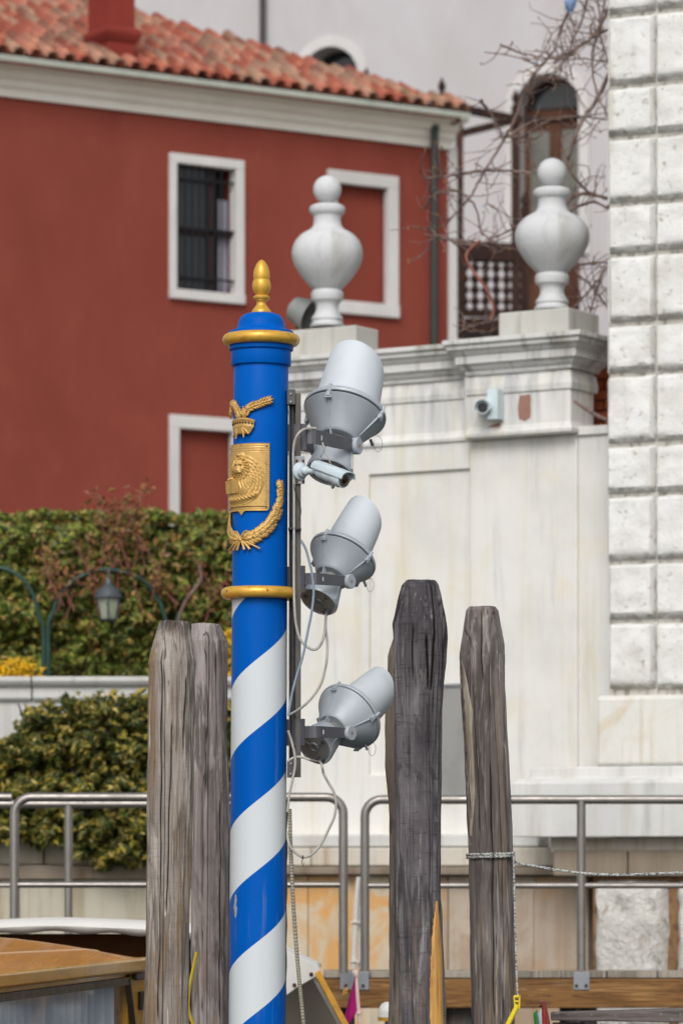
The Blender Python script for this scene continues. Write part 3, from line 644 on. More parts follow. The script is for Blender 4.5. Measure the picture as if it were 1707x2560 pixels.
# small floodlight behind the left urn
q = P(752, 778, 28.55); fl = thing('garden_floodlight', 'small dark green floodlight peeking out behind the left urn', 'floodlight', q-Vector((0, 0, .12)))
dq = Vector((.80, -.35, -.42)).normalized(); q = P(742, 775, 28.7)
MB().lathe(q-dq*.06, dq, [(0, .04), (.03, .09), (.17, .125), (.18, .128), (.18, .118), (.04, .085), (.01, .02)], 24, caps=False).build('housing', M['capgrey'], fl, smooth=True)
MB().lathe(q+dq*.02, dq, [(0, .0), (.005, .098)], 24, caps=False).build('reflector', M['greeniron'], fl)
MB().bar(q-Vector((0, 0, .16)), q, .04, .02, (1, 0, 0)).build('foot', M['iron'], fl)

# wall camera
cq = TW(FW.u(1238, PV), PV, 0); wc = thing('wall_camera', 'white security camera with grey junction box on the white wall', 'camera', TW(FW.u(1238, PV), PV, FW.z(1238, 1052, PV)))
MB().box(TW, FW.u(1228, PV-.03), FW.u(1255, PV-.03), PV-.10, PV, FW.z(1240, 1052, PV), FW.z(1240, 976, PV)).build('junction_box', M['camwhite'], wc, bevel=.004)
h0 = TW(FW.u(1216, PV), PV-.03, FW.z(1216, 1020, PV)); dcam = Vector((-.14, -.98, -.10)).normalized()
MB().lathe(h0-dcam*.01, dcam, [(0, .046), (.15, .049), (.155, .046), (.155, .037)], 28).build('body', M['camwhite'], wc, smooth=True)
MB().lathe(h0+dcam*.140, dcam, [(0, .038), (.008, .038), (.009, .028), (.006, .0)], 28, caps=False).build('lens', M['lens'], wc, smooth=True)
m = MB(); _, e1, e2 = basis(dcam); n = 14
for k in range(n):
    q4 = []
    for v_ in (-.01, .175):
        for g, r_ in ((math.pi*(k/n*1.2-.1), .053), (math.pi*((k+1)/n*1.2-.1), .053), (math.pi*((k+1)/n*1.2-.1), .060), (math.pi*(k/n*1.2-.1), .060)): q4.append(h0+dcam*v_+e1*math.cos(g)*r_+Vector((0, 0, 1))*math.sin(g)*r_)
    m.hexa(q4)
m.build('sun_visor', M['camwhite'], wc)

# ------------------------------------------------------------------ rusticated building (right)
FR = Fr(1519, 26.5, -25); TR = lambda a, b, c: FR.W(a, b, c)
rus = thing('rusticated_building', 'white building corner of big rough rusticated stone blocks', 'building', FR.W(.5, 0, -2.2))
MB().box(TR, .0, 3.2, .03, 1.2, -2.5, 6.6).build('wall_core', M['joint'], rus)
ys = [-140, 35, 214, 342, 509, 635, 809, 935, 1111, 1237, 1405, 1553, 1727]
def rblock(u0, u1, z0, z1, seed, side=False):
    n = 18; V = []; Fc = []; GR = []
    dep = .036
    for i in range(n+1):
        for j_ in range(n+1):
            # denser rows near the edges
            a = .5-.5*math.cos(math.pi*i/n); b = .5-.5*math.cos(math.pi*j_/n)
            u_ = u0+(u1-u0)*a; z_ = z0+(z1-z0)*b
            ed = min(a*(u1-u0)/.022, (1-a)*(u1-u0)/.022, b*(z1-z0)/.045, (1-b)*(z1-z0)/.028); k = min(1, ed); prof = math.sin(k*math.pi/2)
            GR.append(max(0, 1-b*(z1-z0)/.075)+.5*max(0, 1-(1-a)*(u1-u0)/.03)); nz = fbm(Vector((u_*9+seed*3.1, z_*9, seed)), 5)*.012+fbm(Vector((u_*30, z_*30, seed)), 3)*.004
            V.append(TR(u_+(0 if 0 < i < n else nz*.8), .03-(dep+.03)*prof*1.0-nz*k, z_+(0 if 0 < j_ < n else nz*.8)))
    for i in range(n):
        for j_ in range(n): a = i*(n+1)+j_; Fc.append((a, a+1, a+n+2, a+n+1))
    base = len(V); ring = [i*(n+1) for i in range(n+1)]+[n*(n+1)+j_ for j_ in range(1, n+1)]+[i*(n+1)+n for i in range(n-1, -1, -1)]+[j_ for j_ in range(n-1, 0, -1)]
    for i in ring: V.append(V[i]+Vector((FR.ey.x, FR.ey.y, 0))*.08)
    L_ = len(ring)
    for k in range(L_): Fc.append((ring[k], ring[(k+1) % L_], base+(k+1) % L_, base+k))
    o = MB().add(V, Fc).build('stone_block', M['ashlar'], rus, smooth=True); GR += [.6]*(len(V)-len(GR)); at = o.data.attributes.new('grime', 'FLOAT', 'POINT'); at.data.foreach_set('value', GR)
c1a, c1b = FR.u(1521), FR.u(1635); c2a = FR.u(1640); c2b = c2a+.62
for i in range(len(ys)-1):
    zt_, zb_ = FR.z(1575, ys[i]), FR.z(1575, ys[i+1])
    sh = random.uniform(-.012, .006)
    rblock(c1a+sh, c1b, zb_+.014, zt_-.014, i)
    dz = random.uniform(-.006, .006)
    rblock(c2a, c2b, zb_+.014+dz, zt_-.014+dz, i+40)
# side of the corner: block ends
for i in range(len(ys)-1):
    zt_, zb_ = FR.z(1575, ys[i]), FR.z(1575, ys[i+1]); MB().box(TR, -.03, .02, .06, .6, zb_+.016, zt_-.016).build('stone_block', M['ashlar'], rus, bevel=.015)
zA, zB_, zC, zD = FR.z(1575, 1738, -.12), FR.z(1575, 1915, -.12), FR.z(1500, 1915, -.3), FR.z(1500, 2092, -.3)
for x0, x1 in ((1488, 1800),): MB().box(TR, FR.u(x0, -.08), FR.u(x1, -.08), -.08, .4, FR.z(1575, 1917, -.08), FR.z(1575, 1738, -.08)).build('base_stone', M['basestone'], rus, bevel=.03)
MB().sweep([FR.o+FR.ex*FR.u(1338, -.3)+FR.ey*.5, FR.o+FR.ex*FR.u(1338, -.3)+FR.ey*(-.12), FR.o+FR.ex*2.5+FR.ey*(-.12)], [(0, zD), (.18, zD), (.18, zD+.365), (.172, zD+.38), (.13, zD+.40), (.085, zD+.405), (.08, zC-.01), (.07, zC), (0, zC)]).build('plinth', M['plinth'], rus, bevel=.01)
MB().box(TR, FR.u(1350, -.3), 2.5, -.12, .4, zD-.11, zD-.004).build('plinth_band', M['band'], rus, bevel=.008)
zE, zF = FR.z(1500, 2125, -.25), FR.z(1500, 2192, -.25)
for x0, x1 in ((1375, 1560), (1563, 1800)): MB().box(TR, FR.u(x0, -.2), FR.u(x1, -.2), -.16, .4, zF+.004, zE).build('base_stone', M['darkband'], rus, bevel=.015)
MB().box(TR, FR.u(1475, -.1), 2.5, -.05, .4, -2.6, zF).build('mortar_bed', M['mortar'], rus)
def boulder(x0, x1, seed):
    u0, u1 = FR.u(x0, -.12), FR.u(x1, -.12); z0, z1 = -1.2, zF-.012; n = 26; V = []; Fc = []
    for i in range(n+1):
        for j_ in range(n+1):
            a, b = i/n, j_/n; u_ = u0+(u1-u0)*a; z_ = z0+(z1-z0)*b; ed = min(a*(u1-u0), (1-a)*(u1-u0), b*(z1-z0), (1-b)*(z1-z0)); k = math.sin(min(1, ed/.07)*math.pi/2)
            nz = fbm(Vector((u_*8+seed, z_*8, 5+seed)), 5); V.append(TR(u_+.02*fbm(Vector((z_*7, seed, i*.1)), 3), -.02-.13*k-nz*.025*k, z_+.012*fbm(Vector((u_*9, seed+4, 2)), 3)))
    for i in range(n):
        for j_ in range(n): a = i*(n+1)+j_; Fc.append((a, a+1, a+n+2, a+n+1))
    MB().add(V, Fc).build('rough_stone', M['roughstone'], rus, smooth=True)
boulder(1477, 1664, 1); boulder(1682, 1860, 9)
# ------------------------------------------------------------------ foliage
def inpoly(x, y, poly):
    c = np.zeros(len(x), bool); n = len(poly)
    for i in range(n):
        (x0, y0), (x1, y1) = poly[i], poly[(i+1) % n]
        m_ = ((y0 > y) != (y1 > y)); xi = (x1-x0)*(y-y0)/(y1-y0+1e-9)+x0; c ^= m_ & (x < xi)
    return c
def leaves(C, size, nrm, spread=.8, asp=.5):
    """one folded four-corner leaf at each centre"""
    n = len(C); N = nrm+RNG.normal(0, spread, (n, 3)); N /= np.linalg.norm(N, axis=1)[:, None]
    Tt = RNG.normal(0, 1, (n, 3)); Tt[:, 2] -= .5; Tt -= N*(Tt*N).sum(1)[:, None]; Tt /= np.linalg.norm(Tt, axis=1)[:, None]; B = np.cross(N, Tt)
    s = (size*np.clip(RNG.lognormal(0, .32, n), .45, 1.9))[:, None]
    v0 = C-Tt*s*.5; v1 = C+B*s*asp*.5+N*s*.10; v2 = C+Tt*s*.5-N*s*.08; v3 = C-B*s*asp*.5+N*s*.10
    V = np.stack([v0, v1, v2, v3], 1).reshape(-1, 3); i = np.arange(n)*4
    Fq = np.concatenate([np.stack([i, i+1, i+2], 1), np.stack([i, i+2, i+3], 1)]); return V, Fq
def screen_to_world(x, y, d): return np.stack([(x-XC)/FPX*d, d, HC+(YH-y)/FPX*d], 1)
hedge = thing('tall_hedge', 'tall clipped evergreen hedge with reddish tints before the red building', 'hedge', P(250, 1870, 31.6))
def lump(x, y, s, o): return np.array([mnoise.noise(Vector((a*s, b*s, o))) for a, b in zip(x, y)])
n = 30000; x = RNG.uniform(-330, 640, n); y = RNG.uniform(1262, 1760, n)
top = 1287+18*lump(x, x*0, .012, 3)+10*lump(x, x*0, .05, 5)
ok = y > top; x, y, top = x[ok], y[ok], top[ok]
dl = lump(x, y, .014, 1)*.22+lump(x, y, .045, 2)*.22
rnd = np.clip((y-top)/60, 0, 1); d = 31.22+(1-rnd)**2*.35-dl+RNG.exponential(.06, len(x))
V, Fq = leaves(screen_to_world(x, y, d), .054, np.array([0, -.7, .75]), .6); stuff(npmesh('foliage', V, Fq, M['leafA'], hedge))
n = 5000; x = RNG.uniform(-330, 640, n); y = 1287+18*lump(x, x*0, .012, 3)+10*lump(x, x*0, .05, 5)+RNG.uniform(-6, 10, n); d = RNG.uniform(31.3, 32.6, n)
V, Fq = leaves(screen_to_world(x, y, d), .058, np.array([0, -.3, .9]), .6); stuff(npmesh('foliage_top', V, Fq, M['leafA'], hedge))
MB().box(lambda a, b, c: Vector((a, b, c)), P(-330, 0, 31.6).x, P(640, 0, 31.6).x, 31.52, 32.6, gz, P(0, 1318, 31.6).z).build('shade_core', M['core'], hedge)  # dark box filling the gaps between leaves with painted shade
# reddish shrub climbing over the hedge
rsb = thing('reddish_shrub', 'sparse reddish brown shrub growing up over the top of the hedge', 'shrub', P(300, 1690, 30.95))
X_, Y_, D_ = [], [], []
tw = MB(); rr = random.Random(5)
for k in range(30):
    if k < 8: bx_, by_ = rr.uniform(225, 400), 1420; tip = (rr.uniform(235, 385), rr.uniform(1208, 1270))
    else: bx_, by_ = rr.uniform(130, 560), rr.uniform(1480, 1560); tip = (bx_+rr.uniform(-90, 60), rr.uniform(1310, 1470))
    dd = 30.98+rr.uniform(-.05, .08)
    pts = spline([P(bx_, by_, dd), P((bx_+tip[0])/2+rr.uniform(-20, 20), (by_+tip[1])/2, dd), P(*tip, dd)], 6); tw.tube(pts, .005, 5)
    for p in pts[4:]:
        for _ in range(6 if k < 8 else 3): X_.append([p.x+rr.gauss(0, .04), p.y+rr.gauss(0, .03), p.z+rr.gauss(0, .04)])
stuff(tw.build('twigs', M['pinktwig'], rsb))
V, Fq = leaves(np.array(X_), .045, np.array([0, -.8, .5]), .8); stuff(npmesh('foliage', V, Fq, M['leafR'], rsb))
# variegated shrubs spilling over the terrace wall
def poly_shrub(name, label, polys, n, d0, bulge, size, mat, nb=None, lump_s=.02):
    t = thing(name, label, 'shrub', P(polys[0][0][0]+60, 2120, d0))
    Vs, Fs, off = [], [], 0
    for poly in polys:
        xs = [p[0] for p in poly]; ys_ = [p[1] for p in poly]
        x = RNG.uniform(min(xs)-15, max(xs)+15, n); y = RNG.uniform(min(ys_)-15, max(ys_)+15, n)
        jx = x+20*lump(x, y, .03, 7)+22*lump(x, y, .09, 9); jy = y+20*lump(x, y, .03, 8)+26*lump(x, y, .09, 4); ok = inpoly(jx, jy, poly); x, y = x[ok], y[ok]
        d = d0-bulge*(.4+lump(x, y, lump_s, 11)*.7+.7*lump(x, y, .06, 13))+RNG.exponential(.06, len(x))
        V, Fq = leaves(screen_to_world(x, y, d), size, np.array([0, -.6, .8]), .5, .34); Vs.append(V); Fs.append(Fq+off); off += len(V)
    stuff(npmesh('foliage', np.concatenate(Vs), np.concatenate(Fs), mat, t)); return t
sh = poly_shrub('variegated_shrub', 'yellow green variegated shrub hanging over the terrace wall behind the left piles',
    [[(-150, 1842), (0, 1850), (42, 1838), (62, 1785), (150, 1752), (250, 1740), (370, 1742), (500, 1748), (600, 1775), (600, 2020), (520, 2080), (440, 2130), (380, 2150), (320, 2162), (255, 2165), (200, 2148), (165, 2110), (90, 2118), (20, 2100), (-150, 2110)]], 40000, 29.33, .38, .060, M['leafB'])
m = MB()
for k in range(14):
    x0 = random.uniform(40, 560); p0 = P(x0, 1760, 29.7); m.tube(spline([p0, P(x0+random.uniform(-40, 40), 1850, 29.42), P(x0+random.uniform(-90, 60), random.uniform(1950, 2080), 29.40)], 6), .008, 5)
stuff(m.build('branches', M['vine'], sh))
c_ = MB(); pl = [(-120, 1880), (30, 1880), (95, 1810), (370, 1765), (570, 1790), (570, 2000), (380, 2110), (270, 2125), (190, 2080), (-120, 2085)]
c_.add([P(a, b, 29.40) for a, b in pl]+[P(a, b, 29.52) for a, b in pl], [tuple(range(10)), tuple(reversed(range(10, 20)))]+[(i, i+10, (i+1) % 10+10, (i+1) % 10) for i in range(10)]); c_.build('shade_core', M['core'], sh)  # dark slab behind the leaves, painted as the shrub's inner shade
poly_shrub('yellow_flowering_shrub', 'bright yellow flowering shrub at the far left above the coping', [[(-120, 1640), (0, 1652), (50, 1662), (70, 1655), (90, 1676), (118, 1690), (118, 1712), (-120, 1712)]], 1800, 30.45, .12, .05, M['leafY'])['group'] = 'yellow flowering shrubs'
poly_shrub('yellow_flowering_shrub', 'bright yellow flowers between the rear left pile and the striped pole', [[(545, 1580), (620, 1560), (640, 1720), (545, 1712)]], 900, 30.45, .12, .045, M['leafY'])['group'] = 'yellow flowering shrubs'

# garden arch of green iron and its lantern
ga = thing('garden_arch', 'green iron garden arch with forked posts standing before the hedge', 'garden arch', P(115, 1860, 30.7))
dA = 31.02
def gt(pts, r=.017, nm='arm'): MB().tube(spline([P(a, b, dA) for a, b in pts], 8), r, 8).build(nm, M['greeniron'], ga, smooth=True)
gt([(110, 1860), (110, 1700), (110, 1580), (98, 1540), (85, 1490), (60, 1450), (20, 1425), (-40, 1415), (-100, 1440), (-150, 1530), (-160, 1860)])
gt([(122, 1860), (122, 1700), (122, 1570), (132, 1535), (150, 1490), (185, 1452), (230, 1430), (272, 1424), (330, 1436), (372, 1462), (400, 1505), (415, 1550), (424, 1590), (426, 1860)])
gt([(438, 1860), (438, 1600), (441, 1560), (449, 1530)])
MB().tube(spline([P(a_, b_, 30.9) for a_, b_ in ((452, 1690), (446, 1570), (458, 1515), (482, 1478), (503, 1448), (497, 1410))], 7), [.013]*29+[.012]*7, 7).build('stem', M['vine'], rsb, smooth=True)
lan = thing('hanging_lantern', 'grey metal lantern hanging from the green garden arch', 'lantern', P(272, 1552, 30.65))
lp = P(272, 1552, 30.65); k = 30.65/9600
MB().lathe(lp, (0, 0, 1), [(0, 18*k), (3*k, 22*k), (5*k, 21*k)], 6).build('base', M['lantern'], lan)
MB().lathe(lp+Vector((0, 0, 5*k)), (0, 0, 1), [(0, 20*k), (52*k, 31*k)], 6, caps=True).build('glass', M['lglass'], lan)
for g in range(6):
    a = 2*math.pi*g/6; _, e1, e2 = basis((0, 0, 1)); c0 = e1*math.cos(a)+e2*math.sin(a); MB().tube([lp+Vector((0, 0, 4*k))+c0*21*k, lp+Vector((0, 0, 58*k))+c0*32*k], 2.2*k, 6).build('bar', M['lantern'], lan)
MB().lathe(lp+Vector((0, 0, 56*k)), (0, 0, 1), [(0, 36*k), (3*k, 37*k), (8*k, 33*k), (22*k, 27*k), (32*k, 14*k), (36*k, 9*k), (44*k, 8*k), (50*k, 4*k)], 16).build('roof', M['lantern'], lan, smooth=True)
MB().tube([lp+Vector((0, 0, 100*k)), P(272, 1424, 30.72)], 3*k, 6).build('hook', M['lantern'], lan)

# bare vine
vine = thing('bare_vine', 'bare twisting budded vine behind the right urn climbing beside the corner', 'vine', P(1500, 2000, 28.9))
VB = [[(1530, 170), (1490, 250), (1450, 310), (1428, 370), (1421, 410), (1440, 450), (1475, 482), (1530, 498)], [(1335, 180), (1300, 262), (1280, 312), (1245, 372), (1205, 437), (1175, 490), (1140, 532), (1112, 565)],
 [(1062, 522), (1075, 495), (1110, 478), (1150, 482), (1180, 506), (1195, 540), (1200, 578), (1216, 592)], [(1060, 585), (1100, 592), (1150, 600), (1192, 611), (1260, 595), (1305, 568)], [(1072, 568), (1096, 592), (1140, 604), (1182, 612), (1230, 600)],
 [(1245, 800), (1190, 812), (1147, 829)], [(1512, -20), (1500, 80), (1518, 150), (1530, 240)], [(1490, -20), (1496, 70), (1450, 112), (1400, 142), (1330, 148), (1210, 130)], [(1445, -20), (1405, 60), (1385, 120), (1355, 165), (1335, 180)],
 [(1420, 782), (1460, 742), (1500, 690), (1530, 655)], [(1430, 668), (1480, 722), (1530, 775)], [(1428, 668), (1475, 660), (1530, 655)], [(1412, 512), (1450, 484), (1530, 500)], [(1418, 526), (1480, 505), (1530, 526)],
 [(1380, 160), (1430, 130), (1480, 90), (1510, 40)], [(1250, 110), (1300, 132), (1370, 146), (1450, 148), (1520, 155)], [(1290, 355), (1350, 312), (1420, 290), (1520, 300)], [(1270, 340), (1340, 300), (1410, 296), (1520, 283)],
 [(1520, 20), (1480, 130), (1490, 230), (1525, 300)], [(1470, -10), (1450, 60), (1420, 130), (1430, 200)], [(1500, 700), (1480, 760), (1470, 800)], [(1140, 440), (1180, 430), (1260, 426), (1330, 432)], [(1060, 445), (1130, 440), (1200, 425)],
 [(1200, 250), (1230, 290), (1258, 355)], [(1420, 30), (1400, 90), (1408, 150), (1380, 230)], [(1530, 70), (1470, 100), (1420, 145)], [(1360, 530), (1300, 560), (1230, 600)], [(1440, 230), (1410, 200), (1350, 195), (1330, 215)]]
vm = MB(); tw = MB(); bd = MB(); rr = random.Random(11)
def vrand(s): return Vector((rr.gauss(0, s), rr.gauss(0, s), rr.gauss(0, s)))
for i, b in enumerate(VB):
    dd = 28.75+rr.uniform(-.25, .35); pts = spline([P(a, c, dd+.05*math.sin(j_*2.1+i)) for j_, (a, c) in enumerate(b)], 7)
    r0 = rr.choice((.012, .015, .019, .010)) if i not in (0, 12) else .024
    MB().tube([p+vrand(.003) for p in pts], [r0*.72*(1-.5*j_/len(pts)) for j_ in range(len(pts))], 7).build('branch', M['vine'], vine, smooth=True)
    for _ in range(11):
        p = rr.choice(pts); dr_ = Vector((rr.uniform(-1, 1), rr.uniform(-.5, .5), rr.uniform(-.8, 1))).normalized(); q = p.copy(); ch = [q.copy()]
        for s_ in range(rr.randint(5, 10)): dr_ = (dr_+vrand(.28)+Vector((0, 0, .05))).normalized(); q = q+dr_*rr.uniform(.025, .05); ch.append(q.copy())
        ch = [p_ for p_ in ch if XC+p_.x/p_.y*FPX < 1545]
        if len(ch) < 3: continue
        tw.tube(ch, [.0045*(1-.6*j_/len(ch)) for j_ in range(len(ch))], 5)
        for p_ in ch[2::2]:
            if rr.random() < .3: bd.lathe(p_, vrand(1), [(0, .003), (.008, .007), (.018, .002)], 5)
stuff(tw.build('twigs', M['vine'], vine, smooth=True)); stuff(bd.build('buds', M['bud'], vine))
pk = MB(); pk.tube(spline([P(a, c, 28.2) for a, c in [(1200, 600), (1172, 625), (1165, 645), (1180, 675), (1212, 718), (1233, 765), (1226, 800)]], 7), .011, 7); pk.build('pink_shoot', M['pinktwig'], vine, smooth=True)
pk = MB(); pk.tube(spline([P(a, c, 26.75) for a, c in [(1434, 1001), (1460, 1020), (1490, 1038), (1530, 1056)]], 6), [.013]*19, 8); pk.build('dead_stub', M['vine'], vine, smooth=True)
m = MB(); q = P(1426, 8, 28.6); rr = random.Random(2); m.lathe(q-Vector((0, 0, .06)), (0, 0, 1), [(0, .012), (.03, .03), (.07, .042), (.11, .03), (.14, .012)], 9); m.v = [v+vrand(.006) for v in m.v]
tag(m.build('plastic_scrap', M['bluescrap'], org=q, smooth=True), 'small blue plastic scrap caught high in the bare vine', 'scrap')

# ------------------------------------------------------------------ landing deck and railings
DD = 24.5; zdk = HC+eh(2428, DD)
deck = struct(MB().box(lambda a, b, c: Vector((a, b, c)), P(808, 0, DD).x, 3.2, DD+.16, DD+.34, zdk-.16, zdk-.045).build('landing_deck', M['beam'], org=(1, DD+1, zdk)))
xa = P(808, 0, DD).x
for k in range(6): MB().box(lambda a, b, c: Vector((a, b, c)), xa+(k//2)*1.15, xa+(k//2)*1.15+1.145, DD-.015+(k % 2)*.18, DD+.16+(k % 2)*.18, zdk-.042, zdk-.002+.002*(k % 3)).build('plank', M['deckgrey'], deck, bevel=.004)
m = MB()
bx0 = [P(812, 0, DD).x, P(1240, 0, DD).x, 3.2]
for k in range(2):
    MB().box(lambda a, b, c: Vector((a, b, c)), bx0[k]+.004, bx0[k+1]-.004, DD-.02, DD+.14, HC+eh(2520, DD), zdk-.048).build('fascia_beam', M['beam'], deck, bevel=.008)
for px in (840, 1150, 1450): MB().tube([Vector((P(px, 0, DD).x, DD+.24, -1.5)), Vector((P(px, 0, DD).x, DD+.24, zdk-.17))], .12, 12).build('pile', WD['c'], deck)
def rail_tube(pts, d, r, par, nm, n=6): return MB().tube([P(a, b, d) for a, b in pts], r, 12).build(nm, M['steel'], par, smooth=True)
def bend(x0, y0, x1, y1, rr, n=7):
    """rounded corner path from post top to rail: post at x0, rail row y1"""
    s = 1 if x1 > x0 else -1
    return [(x0, y0)]+[(x0+s*rr*(1-math.cos(math.pi/2*k/n)), y1+rr*(1-math.sin(math.pi/2*k/n))) for k in range(n+1)]+[(x1, y1)]
KD = DD/FPX
rR = thing('railing', 'stainless steel railing on the deck right of the striped pole', 'railing', P(912, 2428, DD), 'steel railings')
rail_tube(bend(912, 2432, 1800, 1999, 42), DD+.06, .029, rR, 'frame')
rail_tube([(914, 2214), (1800, 2214)], DD+.06, .019, rR, 'mid_rail'); rail_tube([(1452, 2002), (1452, 2432)], DD+.06, .029, rR, 'post')
rM = thing('railing', 'stainless steel railing running from the left edge to behind the striped pole', 'railing', P(857, 2428, DD), 'steel railings')
dM = DD-.25
rail_tube(bend(37, 2520, 450, 1993, 42)+list(reversed(bend(858, 2432, 451, 1993, 42))), dM, .029, rM, 'frame')
rail_tube([(37, 2212), (858, 2212)], dM, .019, rM, 'mid_rail')
rL = thing('railing', 'second steel railing with a square joint behind the wooden boat', 'railing', P(172, 2428, 26.2), 'steel railings')
rail_tube([(-250, 2010), (640, 2010)], 26.2, .028, rL, 'top_rail'); rail_tube([(172, 2013), (172, 2520)], 26.2, .028, rL, 'post')
rail_tube([(-250, 1993), (30, 1993)], dM-.02, .029, rL, 'upper_rail'); rail_tube([(-250, 2213), (400, 2213)], 26.2, .017, rL, 'mid_rail')
for px, w in ((886, 72), (1452, 40)):
    p_ = MB().box(lambda a, b, c: Vector((a, b, c)), P(px-w/2, 0, DD).x, P(px+w/2, 0, DD).x, DD-.032, DD-.022, HC+eh(2474, DD), HC+eh(2430, DD)).build('foot_plate', M['plate'], rR, bevel=.002)
    for s_ in (-1, 1): MB().lathe(P(px+s_*w*.3, 2464, DD-.034), (0, -1, 0), [(0, .011), (.006, .011), (.009, .007)], 8).build('bolt', M['rust'], p_)
pp = thing('plastic_pipe', 'pale plastic pipe strapped between the two railing ends', 'pipe', P(885, 2425, 24.9))
MB().tube(spline([P(a, b, 24.9) for a, b in ((884, 2422), (887, 2340), (891, 2250), (897, 2192))], 6), .018, 10).build('tube', M['white'], pp, smooth=True)
MB().tube(spline([P(a, b, 24.92) for a, b in ((899, 2422), (900, 2340), (899, 2250), (897, 2192))], 6), .012, 8).build('thin_tube', M['white'], pp, smooth=True)
for y_ in (2305, 2403): MB().bar(P(876, y_, 24.88), P(904, y_, 24.88), .02, .012).build('strap', M['white'], pp)

# ------------------------------------------------------------------ boats
def frame_pt(o, ex, ey):
    return lambda a, b, c: Vector((o.x+ex.x*a+ey.x*b, o.y+ex.y*a+ey.y*b, HC+c))
pA = P(-60, 0, 17.3); pB = P(372, 0, 20.6); A2 = Vector((pA.x, pA.y)); B2 = Vector((pB.x, pB.y)); ex = (B2-A2).normalized(); ey = Vector((-ex.y, ex.x)); LB = (B2-A2).length
TB = frame_pt(A2, ex, ey); zE_ = -.528; WB = 1.9
boat = thing('water_taxi', 'varnished wooden water taxi with curtained cabin window at the lower left', 'boat', TB(LB/2, WB/2, -2.0))
m = MB(); nx, ny = 30, 16; V = []; Fc = []
def rz(a, b):                                      # cambered cabin roof, rounded at its far end
    t = b/WB; c = math.sin(math.pi*min(1, max(0, t)))**.8*.13
    return zE_+c*(1-max(0, (a-LB+.5)/.5)**2*.8)
for i in range(nx+1):
    for j_ in range(ny+1): a = LB*i/nx; b = WB*j_/ny; V.append(TB(a, b, rz(a, b)))
nt_ = len(V)
for i in range(nx+1):
    for j_ in range(ny+1): a = LB*i/nx; b = WB*j_/ny; V.append(TB(a, b, rz(a, b)-.035))
for i in range(nx):
    for j_ in range(ny): a = i*(ny+1)+j_; Fc += [(a, a+ny+1, a+ny+2, a+1), (nt_+a, nt_+a+1, nt_+a+ny+2, nt_+a+ny+1)]
for i in range(nx):
    a = i*(ny+1); Fc.append((a, nt_+a, nt_+a+ny+1, a+ny+1)); a += ny; Fc.append((a, a+ny+1, nt_+a+ny+1, nt_+a))
for j_ in range(ny): Fc.append((j_, j_+1, nt_+j_+1, nt_+j_)); a = nx*(ny+1)+j_; Fc.append((a, nt_+a, nt_+a+1, a+1))
ro = m.add(V, Fc).build('cabin_roof', M['varnish'], boat, smooth=True)
MB().box(TB, -.03, LB+.03, -.035, .03, zE_-.062, zE_+.008).build('roof_edge', M['trimwood'], ro, bevel=.012)
MB().box(TB, LB-.02, LB+.035, .032, WB, zE_-.062, zE_+.004).build('roof_edge', M['trimwood'], ro, bevel=.01)
for (a0, b0), (a1, b1) in (((.3, .35), (LB-.25, .22)), ((1.1, .36), (1.15, .85))):          # pale strips standing in for a reflected highlight on the roof
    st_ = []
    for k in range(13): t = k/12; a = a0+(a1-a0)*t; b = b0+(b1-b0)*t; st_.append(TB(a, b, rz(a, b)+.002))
    MB().tube([p-Vector((0, 0, .010)) for p in st_], .013, 8).build('sheen_strip', Mt('painted_sheen', .3).col(L('d8ab82')).done(), ro)
# cabin side with window opening
wa0, wa1, wz0, wz1 = .35, LB-.42, -1.05, zE_-.088
sd_ = MB().box(TB, 0, wa0, .02, .06, -1.3, zE_-.04).box(TB, wa1+.03, LB, .02, .06, -1.3, zE_-.04).box(TB, wa0, wa1+.03, .02, .06, wz1, zE_-.04).box(TB, wa0, wa1+.03, .02, .06, -1.3, wz0).build('cabin_side', M['trimwood'], boat)
MB().box(TB, LB-.04, LB, .06, WB, -1.3, zE_-.04).build('cabin_end', M['trimwood'], boat)
wn = MB().bar(TB(wa0-.05, .01, wz1-.02), TB(wa1, .01, wz1-.02), .03, .038).bar(TB(wa1-.02, .01, wz1), TB(wa1+.30, .01, wz0-.2), .03, .06, (0, 1, 0)).build('window', M['windowframe'], boat)
MB().box(TB, wa0, wa1+.02, .036, .042, wz0, wz1).build('pane', M['pane'], wn)
V = []; Fc = []; nn = 260
for i in range(nn+1):
    a = wa0+(wa1-wa0)*i/nn; b = .115+.048*math.sin(a*38+1.4*math.sin(a*6))+.014*math.sin(a*91+1)
    for c in (wz0-.1, wz1-.05): V.append(TB(a, b, c))
for i in range(nn): Fc.append((2*i, 2*i+2, 2*i+3, 2*i+1))
MB().add(V, Fc).build('curtain', M['boatcurtain'], wn, smooth='all')
MB().bar(TB(wa1+.10, -.004, zE_-.09), TB(LB-.02, -.004, zE_-.09), .02, .035).build('grab_rail', M['windowframe'], boat, bevel=.006)
MB().box(TB, LB-.16, LB-.06, .004, .018, -.80, -.70).build('vent', M['iron'], boat, bevel=.006)
hp = [(-2.5, .0), (LB+1.0, .0), (LB+2.0, .35), (LB+2.6, WB/2), (LB+2.0, WB-.35), (LB+1.0, WB), (-2.5, WB)]
MB().prism([(a, b) for a, b in hp], TB, -2.15, -1.3).build('hull', M['hull'], boat, bevel=.03)
